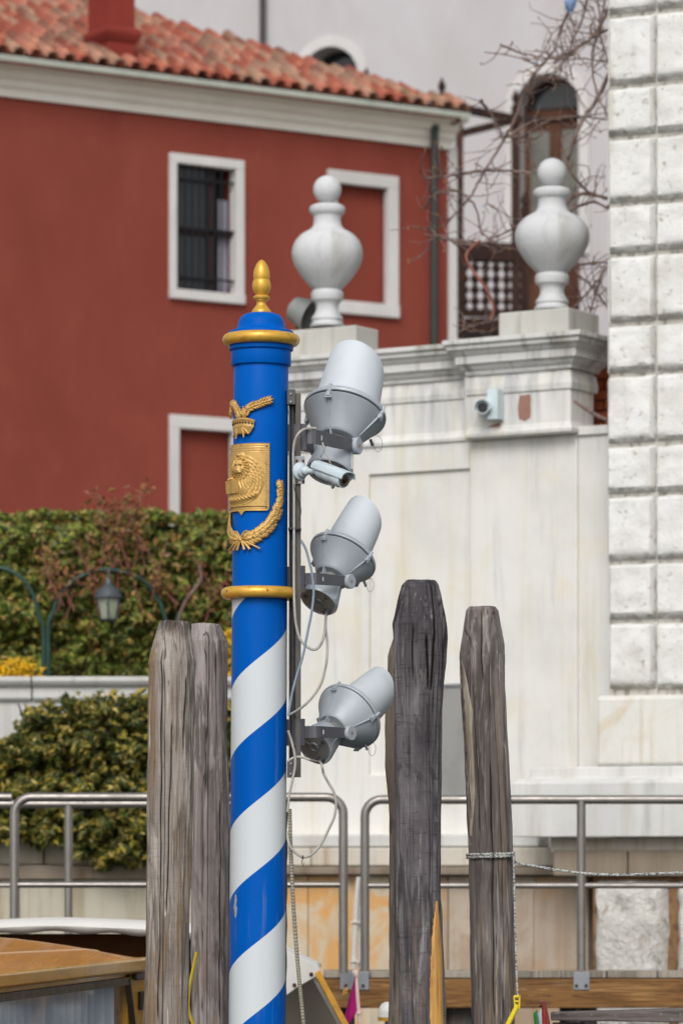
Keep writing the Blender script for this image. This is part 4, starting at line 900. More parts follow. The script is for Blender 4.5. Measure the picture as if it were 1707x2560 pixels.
# second boat: white canopy
d2 = 21.6
cbt = thing('canopy_boat', 'boat with a white canvas canopy moored behind the striped pole', 'boat', P(350, 0, d2+.6)*1)
cbt.location.z = .0; ORG[cbt.name] = Vector(cbt.location)
topp = [(-200, 2318), (0, 2307), (130, 2303), (260, 2307), (370, 2312), (480, 2320), (580, 2335), (690, 2366), (716, 2380), (800, 2421)]
V = []; Fc = []; sp_ = spline([Vector((a, b, 0)) for a, b in topp], 6); n = len(sp_)
for i, p in enumerate(sp_):
    for dd, dy in ((d2, 27+3*math.sin(i*.9)), (d2-.015, 12), (d2+.02, 2), (d2+.12, 0), (d2+.7, -1), (d2+1.5, 6)):
        q = P(p.x, p.y+dy*(1 if p.x < 640 else 1.0), dd); V.append(Vector((P(p.x, 0, d2).x, dd, q.z if dd < d2+.1 else P(p.x, p.y, d2).z+ (.012 if dd < d2+1 else -.03))))
for i in range(n-1):
    for j_ in range(5): a = i*6+j_; Fc.append((a, a+6, a+7, a+1))
cv = MB().add(V, Fc).build('canopy', M['canvas'], cbt, smooth=True); sm = cv.modifiers.new('cloth', 'SOLIDIFY'); sm.thickness = .006
# slanted canvas end with eyelets and wooden strut
ce = MB().prism([(700, 2372), (745, 2392), (797, 2420), (801, 2428), (786, 2443), (740, 2470), (716, 2488), (700, 2492)], lambda a, b, c: P(a, b, c), d2-.03, d2-.02).build('canopy_flap', M['canvas'], cbt, bevel=.002)
for a, b in ((778, 2436), (736, 2463)): MB().lathe(P(a, b, d2-.032), (0, -1, 0), [(0, .012), (.004, .012), (.004, .006), (.001, .006)], 10).build('eyelet', M['rust'], ce)
MB().bar(P(792, 2428, d2-.01), P(905, 2640, d2-.01), .035, .045, (0, 1, 0)).build('strut', M['trimwood'], cbt, bevel=.004)
MB().bar(P(783, 2440, d2+.02), P(893, 2640, d2+.02), .02, .03, (0, 1, 0)).build('strut', M['steel'], cbt)
MB().prism([(-200, 2340), (690, 2340), (720, 2420), (-200, 2420)], lambda a, b, c: P(a, b, c), d2+.9, d2+.94).build('canopy_lining', M['brownlining'], cbt)
MB().box(lambda a, b, c: Vector((a, b, c)), P(-200, 0, d2).x, P(905, 0, d2).x, d2+.05, d2+1.7, .15, P(0, 2700, d2).z).build('hull', M['hull'], cbt, bevel=.05)
MB().prism([(700, 2400), (800, 2450), (880, 2600), (880, 2720), (700, 2720)], lambda a, b, c: P(a, b, c), d2+.5, d2+.52).build('windscreen', Mt('smoked_screen', .25).col(L('5f584c')).done(), cbt)
MB().box(lambda a, b, c: Vector((a, b, c)), P(-200, 0, d2).x, P(640, 0, d2).x, d2+1.2, d2+1.25, .4, P(0, 2345, d2).z).build('back_panel', M['brownlining'], cbt)
for px in (40, 600): MB().tube([P(px, 2345, d2+.6), P(px, 2800, d2+.6)], .02, 8).build('canopy_post', M['steel'], cbt)

# pennant on its staff, domed boat light, small flag, plank, yellow gear
pn = thing('pennant', 'magenta pennant on a pale staff in front of the deck', 'flag', P(902, 2640, 22.6))
MB().tube([P(889, 2428, 22.6), P(899, 2560, 22.6), P(904, 2680, 22.6)], .011, 10).build('staff', M['pinkwhite'], pn, smooth=True)
for y_, r_ in ((2430, .020), (2436, .017), (2532, .018)): MB().lathe(P(889+(y_-2428)*.075, y_, 22.6), (0, 0, 1), [(-.012, .008), (-.008, r_), (.008, r_), (.012, .008)], 12).build('knob', M['pinkwhite'], pn, smooth=True)
V = []; Fc = []; n = 14
edge = [(888, 2432), (893, 2500), (895, 2525)]; low = [(886, 2450), (850, 2520), (835, 2600)]
for i in range(n+1):
    t = i/n
    for j_ in range(9):
        s = j_/8; a = Vector((888+7*t, 2434+90*t)); b = Vector((888-2*t-44*t*(1), 2440+170*t)); q = a.lerp(b, s); V.append(P(q.x, q.y, 22.6+.035*math.sin(s*7+t*3)*s))
for i in range(n):
    for j_ in range(8): a = i*9+j_; Fc.append((a, a+9, a+10, a+1))
fo = MB().add(V, Fc).build('cloth', M['flag'], pn, smooth='all'); fo.modifiers.new('cloth', 'SOLIDIFY').thickness = .002
em = MB()
for a, b, w, h in ((861, 2476, 5, 3), (866, 2472, 3, 6), (864, 2482, 6, 2), (858, 2483, 2, 4)): em.prism([(a-w, b+h), (a+w, b+h-1), (a+w*.6, b-h), (a-w*.5, b-h+1)], lambda x, y, z: P(x, y, z), 22.53, 22.535)
em.build('printed_emblem', M['flaggold'], fo)
dl_ = thing('boat_light', 'white domed boat light with brass rim left of the dark pile', 'light', P(968, 2560, 21.0)); q = P(970, 2552, 21.0)
MB().lathe(q, (0, 0, 1), [(0, .05), (.0, .055), (.018, .057), (.02, .05)], 20).build('rim', M['gilt'], dl_, smooth=True)
MB().lathe(q+Vector((0, 0, .02)), (0, 0, 1), [(0, .056), (.03, .055), (.055, .048), (.075, .034), (.083, .016), (.084, .004)], 20).build('dome', M['white'], dl_, smooth=True)
MB().lathe(q-Vector((0, 0, .9)), (0, 0, 1), [(0, .02), (.9, .02)], 10).build('stem', M['steel'], dl_, smooth=True)
sf = thing('small_flag', 'dark red flagstaff with a small green, white and red cloth', 'flag', P(1372, 2640, 18.6))
MB().bar(P(1356, 2502, 18.6), P(1388, 2660, 18.6), .026, .026, (0, 1, 0)).build('staff', M['redpaint'], sf, bevel=.004)
V = []; Fc = []; 
def cloth3(x0, x1, mat, nm):
    V = []; Fc = []
    for i in range(9):
        t = i/8
        for j_ in range(4): s = j_/3; V.append(P((x0+(x1-x0)*s)+6*math.sin(t*3+s)*t+t*6, 2522+4*(1-s)*3+t*120, 18.58+.012*math.sin(s*5+t*6)))
    for i in range(8):
        for j_ in range(3): a = i*4+j_; Fc.append((a, a+4, a+5, a+1))
    o = MB().add(V, Fc).build(nm, mat, sf, smooth='all'); o.modifiers.new('cloth', 'SOLIDIFY').thickness = .002
cloth3(1333, 1342, M['flaggreen'], 'green_stripe'); cloth3(1342, 1352, M['flagwhite'], 'white_stripe'); cloth3(1352, 1360, M['flagred'], 'red_stripe')
MB().lathe(P(1350, 2516, 18.585), (0, 0, 1), [(-.006, .002), (0, .007), (.006, .002)], 10).build('toggle', M['iron'], sf)
pk = thing('mooring_plank', 'weathered grey plank at the lower right corner', 'plank', P(1560, 2600, 18.8))
MB().hexa([P(1376, 2551, 18.9), P(1760, 2557, 18.5), P(1760, 2557, 19.2), P(1376, 2551, 19.3), P(1376, 2531, 18.9), P(1760, 2528, 18.5), P(1760, 2524, 18.9)+Vector((0, .3, 0)), P(1376, 2529, 19.3)]).build('top_board', M['plank'], pk, bevel=.006)
MB().hexa([P(1380, 2600, 18.95), P(1460, 2600, 18.95), P(1460, 2600, 19.2), P(1380, 2600, 19.2), P(1380, 2556, 18.95), P(1460, 2556, 18.95), P(1460, 2556, 19.2), P(1380, 2556, 19.2)]).build('bracket', M['plank'], pk, bevel=.006)
MB().bar(P(1420, 2600, 19.1), P(1420, 3250, 19.1), .14, .14, (0, 1, 0)).build('support', WD['c'], pk)

# ------------------------------------------------------------------ wooden mooring piles
def pile(label, prof, d, mat, nf, seed, cut_y, patches=(), tilt=0, blend=.3):
    """prof rows: (y, left x, right x) in photo px at distance d, top first"""
    ks = d/FPX; ybase = YH+(HC+.9)/ks
    ys_ = [p[0] for p in prof]+[ybase]; lx = [p[1] for p in prof]+[prof[-1][1]]; rx = [p[2] for p in prof]+[prof[-1][2]]
    yy = np.concatenate([np.linspace(ys_[0], 2600, 340), np.linspace(2610, ybase, 12)])
    Lx = np.interp(yy, ys_, lx); Rx = np.interp(yy, ys_, rx); seg = 168; CK = []
    x0 = ((lx[-1]+rx[-1])/2-XC)*ks
    root = Vector((x0, d, -.9)); V = []; Fc = []
    for i, y_ in enumerate(yy):
        cx = ((Lx[i]+Rx[i])/2-XC)*ks; r_ = (Rx[i]-Lx[i])/2*ks; z = HC+(YH-y_)*ks
        bl = 1.0 if y_ < cut_y-10 else max(blend, 1-(y_-cut_y+10)/60)
        for k in range(seg):
            g = 2*math.pi*k/seg; gg = (g+seed) % (2*math.pi/nf)-math.pi/nf; fac = math.cos(math.pi/nf)/math.cos(gg)
            f_ = 1+(fac/ (.5+.5*math.cos(math.pi/nf))-1)*bl
            n3 = Vector((math.cos(g)*2.2, math.sin(g)*2.2, z*1.1+seed*7))
            rr = r_*f_*(1+.06*fbm(n3, 3)*(0.4 if y_ < cut_y else 1))+.006*fbm(Vector((math.cos(g)*3.5, math.sin(g)*3.5, z*3.2+seed)), 3)+.0045*fbm(Vector((math.cos(g)*9, math.sin(g)*9, z*2.2+seed)), 4)
            # drying cracks, adze facets
            wob = .25*mnoise.noise(Vector((z*.9, seed*5, 1))); g9 = (g+seed*2+wob) % (2*math.pi/9)-math.pi/9; rr *= 1+(.93/math.cos(g9)/.965-1)*.55*(0 if y_ < cut_y else min(1, (y_-cut_y)/80))
            ck = 0
            c = mnoise.noise(Vector((math.cos(g)*4.2, math.sin(g)*4.2, z*.22+seed*3)))
            if abs(c) < .022 and y_ > cut_y-40: q_ = (1-abs(c)/.022)*max(0, min(1, .5+2.2*mnoise.noise(Vector((z*1.3, g, seed))))); rr -= .010*q_; ck = q_*.8
            for pt in patches: e_ = pt(g, y_, r_); rr += e_; ck = max(ck, -e_/.012)
            CK.append(min(1, ck))
            V.append((cx+rr*math.sin(g), d-rr*math.cos(g), z))
    n = len(yy)
    for i in range(n-1):
        for k in range(seg): k2 = (k+1) % seg; Fc.append((i*seg+k, (i+1)*seg+k, (i+1)*seg+k2, i*seg+k2))
    # rounded top
    c0 = Vector((((Lx[0]+Rx[0])/2-XC)*ks, d, HC+(YH-yy[0])*ks)); base = len(V)
    for s in (.93, .6, .25):
        for k in range(seg): p = Vector(V[k]); q = c0+(p-c0)*s; q.z += .004*(1-s)+.004*fbm(q*12, 3)+ (.004 if s < .95 else .002); V.append(tuple(q))
    V.append((c0.x, c0.y, c0.z+.007))
    prev = list(range(seg))
    for j_ in range(3):
        cur = [base+j_*seg+k for k in range(seg)]
        for k in range(seg): k2 = (k+1) % seg; Fc.append((prev[k], prev[k2], cur[k2], cur[k]))
        prev = cur
    for k in range(seg): Fc.append((prev[k], prev[(k+1) % seg], len(V)-1))
    o = MB().add(V, Fc).build('mooring_pile', mat, org=root, smooth='all'); at = o.data.attributes.new('crack', 'FLOAT', 'POINT'); at.data.foreach_set('value', CK+[0.0]*(len(V)-len(CK)))
    return tag(o, label, 'mooring pile', 'wooden mooring piles')
def groove(g0, w, y0, y1, dep, drift=0):
    def f(g, y, r):
        if y < y0 or y > y1: return 0
        gg = (g-(g0+drift*(y-y0)/(y1-y0)+.018*math.sin(y*.03))+math.pi) % (2*math.pi)-math.pi; t = min(1, (y-y0)/25+.2, (y1-y)/40)
        return -dep*t*max(0, 1-abs(gg)/w)
    return f
A2R = lambda s: math.asin(max(-1, min(1, s)))
pile('pale grey wooden mooring pile with tapered dark top, leftmost of all', [(1555, 402, 471), (1600, 386, 478), (1655, 371, 488), (1690, 372, 488), (1815, 369, 485), (2018, 367, 480), (2221, 368, 475), (2356, 366, 472), (2491, 359, 471), (2560, 358, 471)], 17.0, WD['a'], 7, .3, 1665, [groove(-.42, .05, 1620, 2560, .012, .1), groove(.12, .045, 1800, 2300, .011, -.15), groove(.7, .05, 1690, 1900, .012)])
pile('lilac grey mooring pile with short cut sloping top, just left of the striped pole', [(1562, 480, 549), (1602, 478, 565), (1640, 484, 566), (1815, 486, 567), (2018, 481, 575), (2221, 479, 576), (2401, 481, 573), (2560, 480, 574)], 18.4, WD['b'], 7, 1.1, 1605, [groove(.55, .05, 2000, 2560, .014), groove(-.3, .05, 1700, 2000, .008)])
rawp = []
pile('dark thick mooring pile with a split top and an orange bare strip', [(1454, 1014, 1090), (1462, 1006, 1096), (1480, 1001, 1102), (1559, 982, 1117), (1575, 983, 1118), (1654, 984, 1115), (1726, 987, 1108), (1821, 989, 1105), (1916, 989, 1104), (2000, 990, 1104), (2241, 991, 1102), (2400, 997, 1109), (2560, 1001, 1113)], 17.2, WD['c'], 7, .75, 1565, [groove(.62, .07, 1456, 1735, .03, -.12), groove(.22, .06, 1590, 1735, .022, .16), groove(-.33, .05, 1555, 1720, .012, 0), groove(.45, .04, 1730, 2560, .008, .1)])
pile('brown grey mooring pile mostly hidden behind the thick dark one', [(1585, 990, 1052), (1640, 972, 1062), (1700, 967, 1064), (1773, 964, 1062), (1916, 961, 1058), (1960, 966, 1062), (2000, 971, 1066), (2240, 974, 1068), (2560, 971, 1066)], 18.5, WD['d'], 7, .4, 1640)
pile('grey mooring pile with pale left side and a rope tied round it, rightmost', [(1519, 1170, 1236), (1526, 1165, 1241), (1611, 1151, 1257), (1642, 1147, 1258), (1726, 1151, 1261), (1821, 1157, 1266), (1916, 1163, 1271), (2000, 1167, 1275), (2150, 1170, 1281), (2400, 1175, 1284), (2560, 1178, 1285)], 17.7, WD['e'], 7, .2, 1635, [groove(-.05, .05, 1522, 1720, .012, .05), groove(.1, .045, 1900, 2560, .012, -.1), groove(.5, .04, 1700, 2560, .008, .05), groove(-.55, .05, 1700, 2100, .009)])
dark_pile = [o for o in COL.objects if o.name.startswith('mooring_pile')][2]; right_pile = [o for o in COL.objects if o.name.startswith('mooring_pile')][4]
def skin(o, d, pts, off, mat, nm, prof):
    """a strip of bare wood lying on the pile's face: outline in photo px"""
    ks = d/FPX; ys_ = [p[0] for p in prof]; V = []; Fc = []; n = 60; mcol = 6
    y0, y1 = pts[0][0], pts[-1][0]
    for i in range(n+1):
        y_ = y0+(y1-y0)*i/n; a = np.interp(y_, [p[0] for p in pts], [p[1] for p in pts])+random.uniform(-1.0, 1.0)+4*fbm(Vector((y_*.03, 2, 1)), 4); b = np.interp(y_, [p[0] for p in pts], [p[2] for p in pts])
        lx = np.interp(y_, ys_, [p[1] for p in prof]); rx = np.interp(y_, ys_, [p[2] for p in prof]); cx = (lx+rx)/2; r_ = (rx-lx)/2
        for j_ in range(mcol+1):
            x_ = a+(b-a)*j_/mcol; s = max(-.985, min(.985, (x_-cx)/r_)); e = 1 if 0 < j_ < mcol else 0
            dd = d-(r_*ks)*math.sqrt(1-s*s)*.985-off*e-.004*(fbm(Vector((x_*.1, y_*.01, 3)), 3))*e+(0 if e else .012)
            V.append(P(x_, y_, d)+Vector((0, dd-d, 0)))
    for i in range(n):
        for j_ in range(mcol): a = i*(mcol+1)+j_; Fc.append((a, a+1, a+mcol+2, a+mcol+1))
    MB().add(V, Fc).build(nm, mat, o, smooth='all')
pr3 = [(2221, 990, 1103), (2400, 997, 1109), (2560, 1001, 1113), (2640, 1001, 1113)]
skin(dark_pile, 17.2, [(2252, 1090, 1093), (2300, 1081, 1098), (2360, 1075, 1104), (2420, 1073, 1107), (2480, 1070, 1109), (2560, 1071, 1111), (2640, 1071, 1111)], .016, M['raw'], 'bare_wood_strip', pr3)
pr5 = [(1642, 1147, 1258), (1726, 1151, 1261), (1821, 1157, 1266), (1916, 1163, 1271), (2000, 1167, 1275), (2150, 1170, 1281)]
skin(right_pile, 17.7, [(1650, 1150, 1154), (1700, 1152, 1166), (1780, 1156, 1180), (1830, 1159, 1180), (1900, 1164, 1184), (1990, 1169, 1187), (2090, 1172, 1178)], .012, M['palewood'], 'pale_wood_strip', pr5)
# rope round the right pile, its loose ends, the hook
rp_ = thing('mooring_rope', 'thin grey and white rope tied round the rightmost pile', 'rope', P(1226, 2150, 17.7))
ks = 17.7/FPX; c0 = P(1225.5, 2139, 17.7); rr_ = 57.5*ks
def twist(pts, r, nm):
    a = []; b = []
    for i, p in enumerate(pts):
        t = (Vector(pts[min(i+1, len(pts)-1)])-Vector(pts[max(i-1, 0)])).normalized(); _, e1, e2 = basis(t); g = i*.9
        a.append(Vector(p)+(e1*math.cos(g)+e2*math.sin(g))*r*.55); b.append(Vector(p)-(e1*math.cos(g)+e2*math.sin(g))*r*.55)
    MB().tube(a, r*.72, 6).tube(b, r*.72, 6).build(nm, M['rope'], rp_, smooth=True)
for dz in (-.005, .007): twist([c0+Vector((math.sin(g)*rr_*1.01, -math.cos(g)*rr_*1.06, dz+.004*math.sin(g))) for g in np.linspace(-math.pi, math.pi, 110)], .0058, 'loop')
twist(spline([P(a, b, 17.62+.02*i) for i, (a, b) in enumerate(((1283, 2140), (1290, 2156), (1330, 2164), (1400, 2176), (1470, 2184), (1540, 2187), (1620, 2185), (1720, 2180), (1800, 2170)))], 22), .0055, 'line')
twist(spline([P(a, b, 17.6) for a, b in ((1283, 2142), (1285, 2220), (1288, 2350), (1291, 2440), (1294, 2490))], 26), .0042, 'hanging_end')
yh = thing('yellow_hook', 'yellow plastic hook and strap hanging beside the rightmost pile', 'hook', P(1285, 2560, 17.58))
MB().bar(P(1283, 2491, 17.58), P(1300, 2491, 17.58), .016, .010).bar(P(1284, 2491, 17.58), P(1286, 2520, 17.58), .007, .016, (0, 1, 0)).bar(P(1298, 2488, 17.58), P(1297, 2522, 17.58), .008, .016, (0, 1, 0)).bar(P(1286, 2503, 17.58), P(1297, 2503, 17.58), .014, .007).build('hook_frame', M['yellow'], yh, bevel=.002)
MB().tube(spline([P(a, b, 17.58) for a, b in ((1293, 2512), (1282, 2535), (1265, 2570), (1245, 2620), (1235, 2700))], 6), .0125, 10).build('strap', M['yellow'], yh, smooth=True)
yr = tag(MB().tube(spline([P(a, b, 17.75) for a, b in ((492, 2380), (482, 2430), (474, 2470), (471, 2515), (477, 2545), (488, 2575), (500, 2640))], 8), .0085, 8).build('yellow_hose', M['yhose'], org=P(480, 2640, 17.75), smooth=True), 'yellow hose looping behind the leftmost wooden pile', 'hose')

# ------------------------------------------------------------------ striped pole
SP = D0/FPX; LEAN = .00602; ZB0 = -.6
pole = thing('striped_pole', 'tall blue and white spiral striped pole with gilded rings and crest', 'pole', ((636.6-XC)*SP, D0, ZB0))
pole.rotation_euler = (0, LEAN, 0); ORG[pole.name] = Vector((0, 0, 0))
def lz(y): return (YH-y)*SP+HC-ZB0
def PL(prof, name, mat, par=pole, seg=72, smooth=True): return MB().lathe((0, 0, 0), (0, 0, 1), [(lz(y), r*SP) for y, r in prof], seg, e=(0, -1, 0)).build(name, mat, par, local=True, smooth=smooth)
TS = 353*SP
PL([(3700, 71), (2560, 71), (2000, 70), (1484, 69)], 'striped_shaft', m_stripe(lz(2001), TS), seg=96)
PL([(1483, 68.8), (1484, 69), (1100, 68.6), (906, 68.5), (905, 68)], 'upper_shaft', M['blue'], seg=96)
def torus_prof(yc, rc, ry, rx, n=18): return [(yc+ry*math.cos(2*math.pi*k/n), rc+rx*math.sin(2*math.pi*k/n)) for k in range(n+1)]
def ringm(yc, name): return MB().lathe((0, 0, 0), (0, 0, 1), [(lz(a), b*SP) for a, b in torus_prof(yc, 82, 15, 15)], 96, caps=False, e=(0, -1, 0)).build(name, M['gilt'], pole, local=True, smooth='all')
r1_ = ringm(1484, 'lower_ring'); ringm(850.5, 'upper_ring')
for a in (-.98, .22): MB().lathe((97*SP*math.sin(a), -97*SP*math.cos(a), lz(1482)), (math.sin(a), -math.cos(a), 0), [(-.004, .0045), (.001, .0045), (.0015, .003), (-.001, .002)], 10).build('screw', M['rust'], r1_, local=True)
PL([(916, 68), (915, 74.5), (914, 75), (882, 75), (880, 74.5), (879, 75.5), (876, 80), (868, 80.5), (864, 79), (850, 79), (836, 80), (836, 81), (831, 81), (829.5, 80), (828, 73), (826, 67), (822, 62.5), (815, 59.5), (806, 57.5), (798, 54.5), (792, 50), (788, 45), (785, 38), (783, 28), (782.5, 22)], 'cap', M['blue'])
PL([(784, 24), (779, 24), (775, 22.5), (772, 19), (769, 17.5), (766, 15), (762, 12.6), (758, 12), (754, 13), (751.5, 16), (750, 16), (749, 18.5), (746, 20.8), (742, 20.8), (739.5, 17), (738, 14), (735, 16), (728, 20.5), (720, 22.8), (712, 23.2), (705, 22), (700, 20), (699, 19.4), (696, 20.4), (688, 20.6), (680, 20), (670, 17.5), (661, 13.5), (654, 8.5), (650.5, 4), (649, .5)], 'finial', M['gilt'], seg=40)
# thin grey run of sealant down the right seam
pc = []
for k in range(26):
    y_ = 2000+k*26; pc.append(Vector((70.5*SP*math.sin(1.5), 70.5*SP*-math.cos(1.5), lz(y_)))+Vector((.003*math.sin(k*1.7), 0, 0)))
MB().tube(pc, [.004+.003*abs(math.sin(k*.8)) for k in range(26)], 6).build('seam_strip', M['rail'], pole, local=True)
def cyl(th, z, r): return Vector((r*math.sin(th), -r*math.cos(th), z))
pts = [(590, 2235), (593, 2240), (594, 2252), (592, 2262), (595, 2270), (594, 2282), (591, 2296), (589, 2290), (588, 2276), (586, 2268), (588, 2258), (589, 2245)]
pl = [cyl(math.asin((a-645.0)/70.5), lz(b), 70.9*SP) for a, b in pts]; pl2 = [cyl(math.asin((a-645.0)/70.5), lz(b), 69.5*SP) for a, b in pts]; n = len(pl)
MB().add(pl+pl2, [tuple(range(n)), tuple(reversed(range(n, 2*n)))]+[(i, i+n, (i+1) % n+n, (i+1) % n) for i in range(n)]).build('chipped_paint', M['chip'], pole, local=True)
# --- crest: plaque with winged lion and book, crown above, wreath below
TH0 = R(-37.5); RP = 73*SP; CM = .01
def wrap(X, Y, h, y0=1283): return cyl(TH0+X*CM/RP, lz(y0)+Y*CM, RP+h*CM)      # X, Y, h in cm on the plaque
HWP, HTP = 13.0, 30.4
NX, NY = 96, 190; V = []; Fc = []
def pl_h(Y): t = (Y/1.05) % 1.0; return .30-.10*math.exp(-((t-.5)/.10)**2)-.05*math.exp(-((t-.62)/.08)**2)
for j_ in range(NY+1):
    for i in range(NX+1):
        X = -HWP+2*HWP*i/NX; Y = HTP*j_/NY
        if j_ == 0: Y = -2.0*max(0, 1-abs(X)/1.9)**1.3
        # rounded lower corners
        if Y < 1.6 and abs(X) > HWP-1.6:
            dx = abs(X)-(HWP-1.6); Y = max(Y, 1.6-math.sqrt(max(0, 1.6**2-dx*dx)))
        V.append(wrap(X, Y, pl_h(Y)))
nf = len(V)
for j_ in range(NY+1):
    for i in range(NX+1): p = V[j_*(NX+1)+i]; q = Vector((p.x, p.y, 0)).normalized(); V.append(Vector((q.x*(RP-.003), q.y*(RP-.003), p.z)))
W_ = NX+1
for j_ in range(NY):
    for i in range(NX): a = j_*W_+i; Fc += [(a, a+1, a+W_+1, a+W_), (nf+a, nf+a+W_, nf+a+W_+1, nf+a+1)]
for i in range(NX): Fc += [(i, nf+i, nf+i+1, i+1), (NY*W_+i, NY*W_+i+1, nf+NY*W_+i+1, nf+NY*W_+i)]
for j_ in range(NY): a = j_*W_; Fc += [(a, a+W_, nf+a+W_, nf+a), (a+NX, nf+a+NX, nf+a+W_+NX, a+W_+NX)]
plq = MB().add(V, Fc).build('plaque', M['brass'], pole, local=True, smooth=True)
for sx, sy in ((1, HTP-1.4), (1, 1.5), (-1, HTP-1.4), (-1, 1.5)):
    c = wrap(sx*(HWP-1.3), sy, .28); nrm = Vector((c.x, c.y, 0)).normalized(); MB().lathe(c-nrm*.001, nrm, [(0, .0042), (.003, .0042), (.0035, .002)], 10).build('screw', M['rust'], plq, local=True)
# lion relief as one worked sheet
X, Y = np.meshgrid(np.linspace(-11.4, 11.4, 170), np.linspace(2.0, 26.4, 190)); X0, Y0 = X, Y
def g2(cx, cy, sx, sy, p=2): return np.exp(-(np.abs((X0-cx)/sx)**p+np.abs((Y0-cy)/sy)**p))
rho = np.sqrt((X/10.9)**2+((Y-14.0)/11.6)**2)
Hh = np.where(rho < 1, .45+1.0*np.sqrt(np.clip(1-rho**2.2, 0, 1)), -.2)
sw = rho+.05*np.abs(X)/10+.12*(Y-14)/12
fea = np.abs(np.sin(sw*math.pi*7.2)); Hh += np.where((rho < .98) & (rho > .33), .34*(fea**.6-.55), 0)
barb = np.sin((np.arctan2(Y-14, X)*26)+sw*30); Hh += np.where((rho < .97) & (rho > .33), .05*barb, 0)
# low fur band and forepaws at the foot
arm = np.exp(-(((Y-(5.2+.02*(X+3)**2))/1.5)**2))*np.clip((8.6-np.abs(X))/2, 0, 1); Hh = np.maximum(Hh, .5+1.5*arm+.18*np.sin(X*3.2+Y*4)*arm)
# chest
chs = g2(1.2, 10.5, 3.6, 5.5, 3); Hh = np.maximum(Hh, .6+1.5*chs+.22*np.sin(X*4.5+np.sin(Y*1.1)*2)*chs)
# mane
ang = np.arctan2(Y-19.0, X); rm = np.sqrt((X/4.9)**2+((Y-18.9)/5.9)**2)
mane = np.where(rm < 1.05, 1, 0)*np.clip((1.05-rm)*5, 0, 1); Hh = np.maximum(Hh, mane*(1.9+.4*np.sin(ang*17+np.sin(rm*9)*1.6)+.2*np.sin(ang*31+rm*7)))
tuft = g2(-.4, 25.0, 1.5, 1.2); Hh = np.maximum(Hh, .4+2.2*tuft)
# face
fc = np.sqrt((X/2.9)**2+((Y-19.2)/3.7)**2); fm = np.clip((1-fc)*4, 0, 1)
face = 2.1+.9*np.sqrt(np.clip(1-fc**2, 0, 1))
face += .35*g2(0, 20.2, .75, 2.0)+.75*g2(0, 18.2, .9, .75)+.55*g2(-.75, 17.2, .8, .65)+.55*g2(.75, 17.2, .8, .65)-.8*g2(0, 16.4, 1.5, .28)+.35*g2(0, 15.7, .9, .5)
face += .45*g2(-1.25, 20.9, .9, .35)+.45*g2(1.25, 20.9, .9, .35)-.75*g2(-1.2, 20.1, .62, .36)-.75*g2(1.2, 20.1, .62, .36)+.3*g2(-1.9, 18.6, .7, .8)+.3*g2(1.9, 18.6, .7, .8)-.35*g2(0, 22.0, .2, 1.0)-.4*g2(.0, 17.4, .14, .6)
Hh = np.where(fm > 0, np.maximum(Hh*(1-fm)+face*fm, np.minimum(Hh, face)), Hh)
# paw gripping the book
for k in range(4): Hh = np.maximum(Hh, (2.6*g2(-6.6+k*1.05, 14.7-.12*(k-1.5)**2, .58, .95, 2.4)))
Hh += .05*np.sin(X*9.1+np.sin(Y*5.3)*2)*np.sin(Y*7.7)
V = []; Fc = []; ny_, nx_ = X.shape; keep = Hh > .05
for j_ in range(ny_):
    for i in range(nx_): V.append(wrap(X[j_, i], Y[j_, i], .25+max(-.35, Hh[j_, i])))
for j_ in range(ny_-1):
    for i in range(nx_-1):
        if keep[j_:j_+2, i:i+2].any(): a = j_*nx_+i; Fc.append((a, a+1, a+nx_+1, a+nx_))
lion = MB().add(V, Fc).build('lion_relief', M['brass'], plq, local=True, smooth='all'); lion['label'] = 'brass relief of a winged lion holding a book'
bk = MB()
nb = 24
for s0, s1 in ((-10.2, -5.2), (-5.1, -.1)):
    V = []; 
    for (Yb, hb) in ((8.0, 0), (8.0, 2.1), (13.9, 2.5), (13.9, 0)):
        for i in range(nb+1): t = i/nb; Xb = s0+(s1-s0)*t; V.append(wrap(Xb, Yb+.25*(Xb+5)/5*0, .2+max(0, hb+(.25*math.sin(math.pi*t) if hb else 0))))
    Fc = []
    for r_ in range(3):
        for i in range(nb): a = r_*(nb+1)+i; Fc.append((a, a+1, a+nb+2, a+nb+1))
    for i in (0, nb): Fc.append((i, i+nb+1, i+2*(nb+1), i+3*(nb+1)))
    bk.add(V, Fc)
book = bk.build('book', M['bookbrass'], plq, local=True)
def text_mesh(txt, size):
    cu_ = bpy.data.curves.new('t', 'FONT'); cu_.body = txt; cu_.size = size; cu_.align_x = 'CENTER'; cu_.extrude = .06
    o = bpy.data.objects.new('t', cu_); COL.objects.link(o); dg = bpy.context.evaluated_depsgraph_get(); me = bpy.data.meshes.new_from_object(o.evaluated_get(dg))
    vs_ = [v.co.copy() for v in me.vertices]; fs = [tuple(p.vertices) for p in me.polygons]; bpy.data.objects.remove(o); bpy.data.meshes.remove(me); return vs_, fs
lt = MB()
for Xc, words in ((-7.65, ('PAX', 'TIBI', 'MAR', 'CE')), (-2.6, ('EVAN', 'GELI', 'STA', 'MEUS'))):
    for k, w in enumerate(words):
        vs_, fs = text_mesh(w, 1.55); Yc = 12.55-k*1.3
        lt.add([wrap(Xc+v.x, Yc+v.y, .2+2.1+.4*(Yc+v.y-8)/5.9+.22+v.z) for v in vs_], fs)
lt.build('lettering', M['brass'], book, local=True)
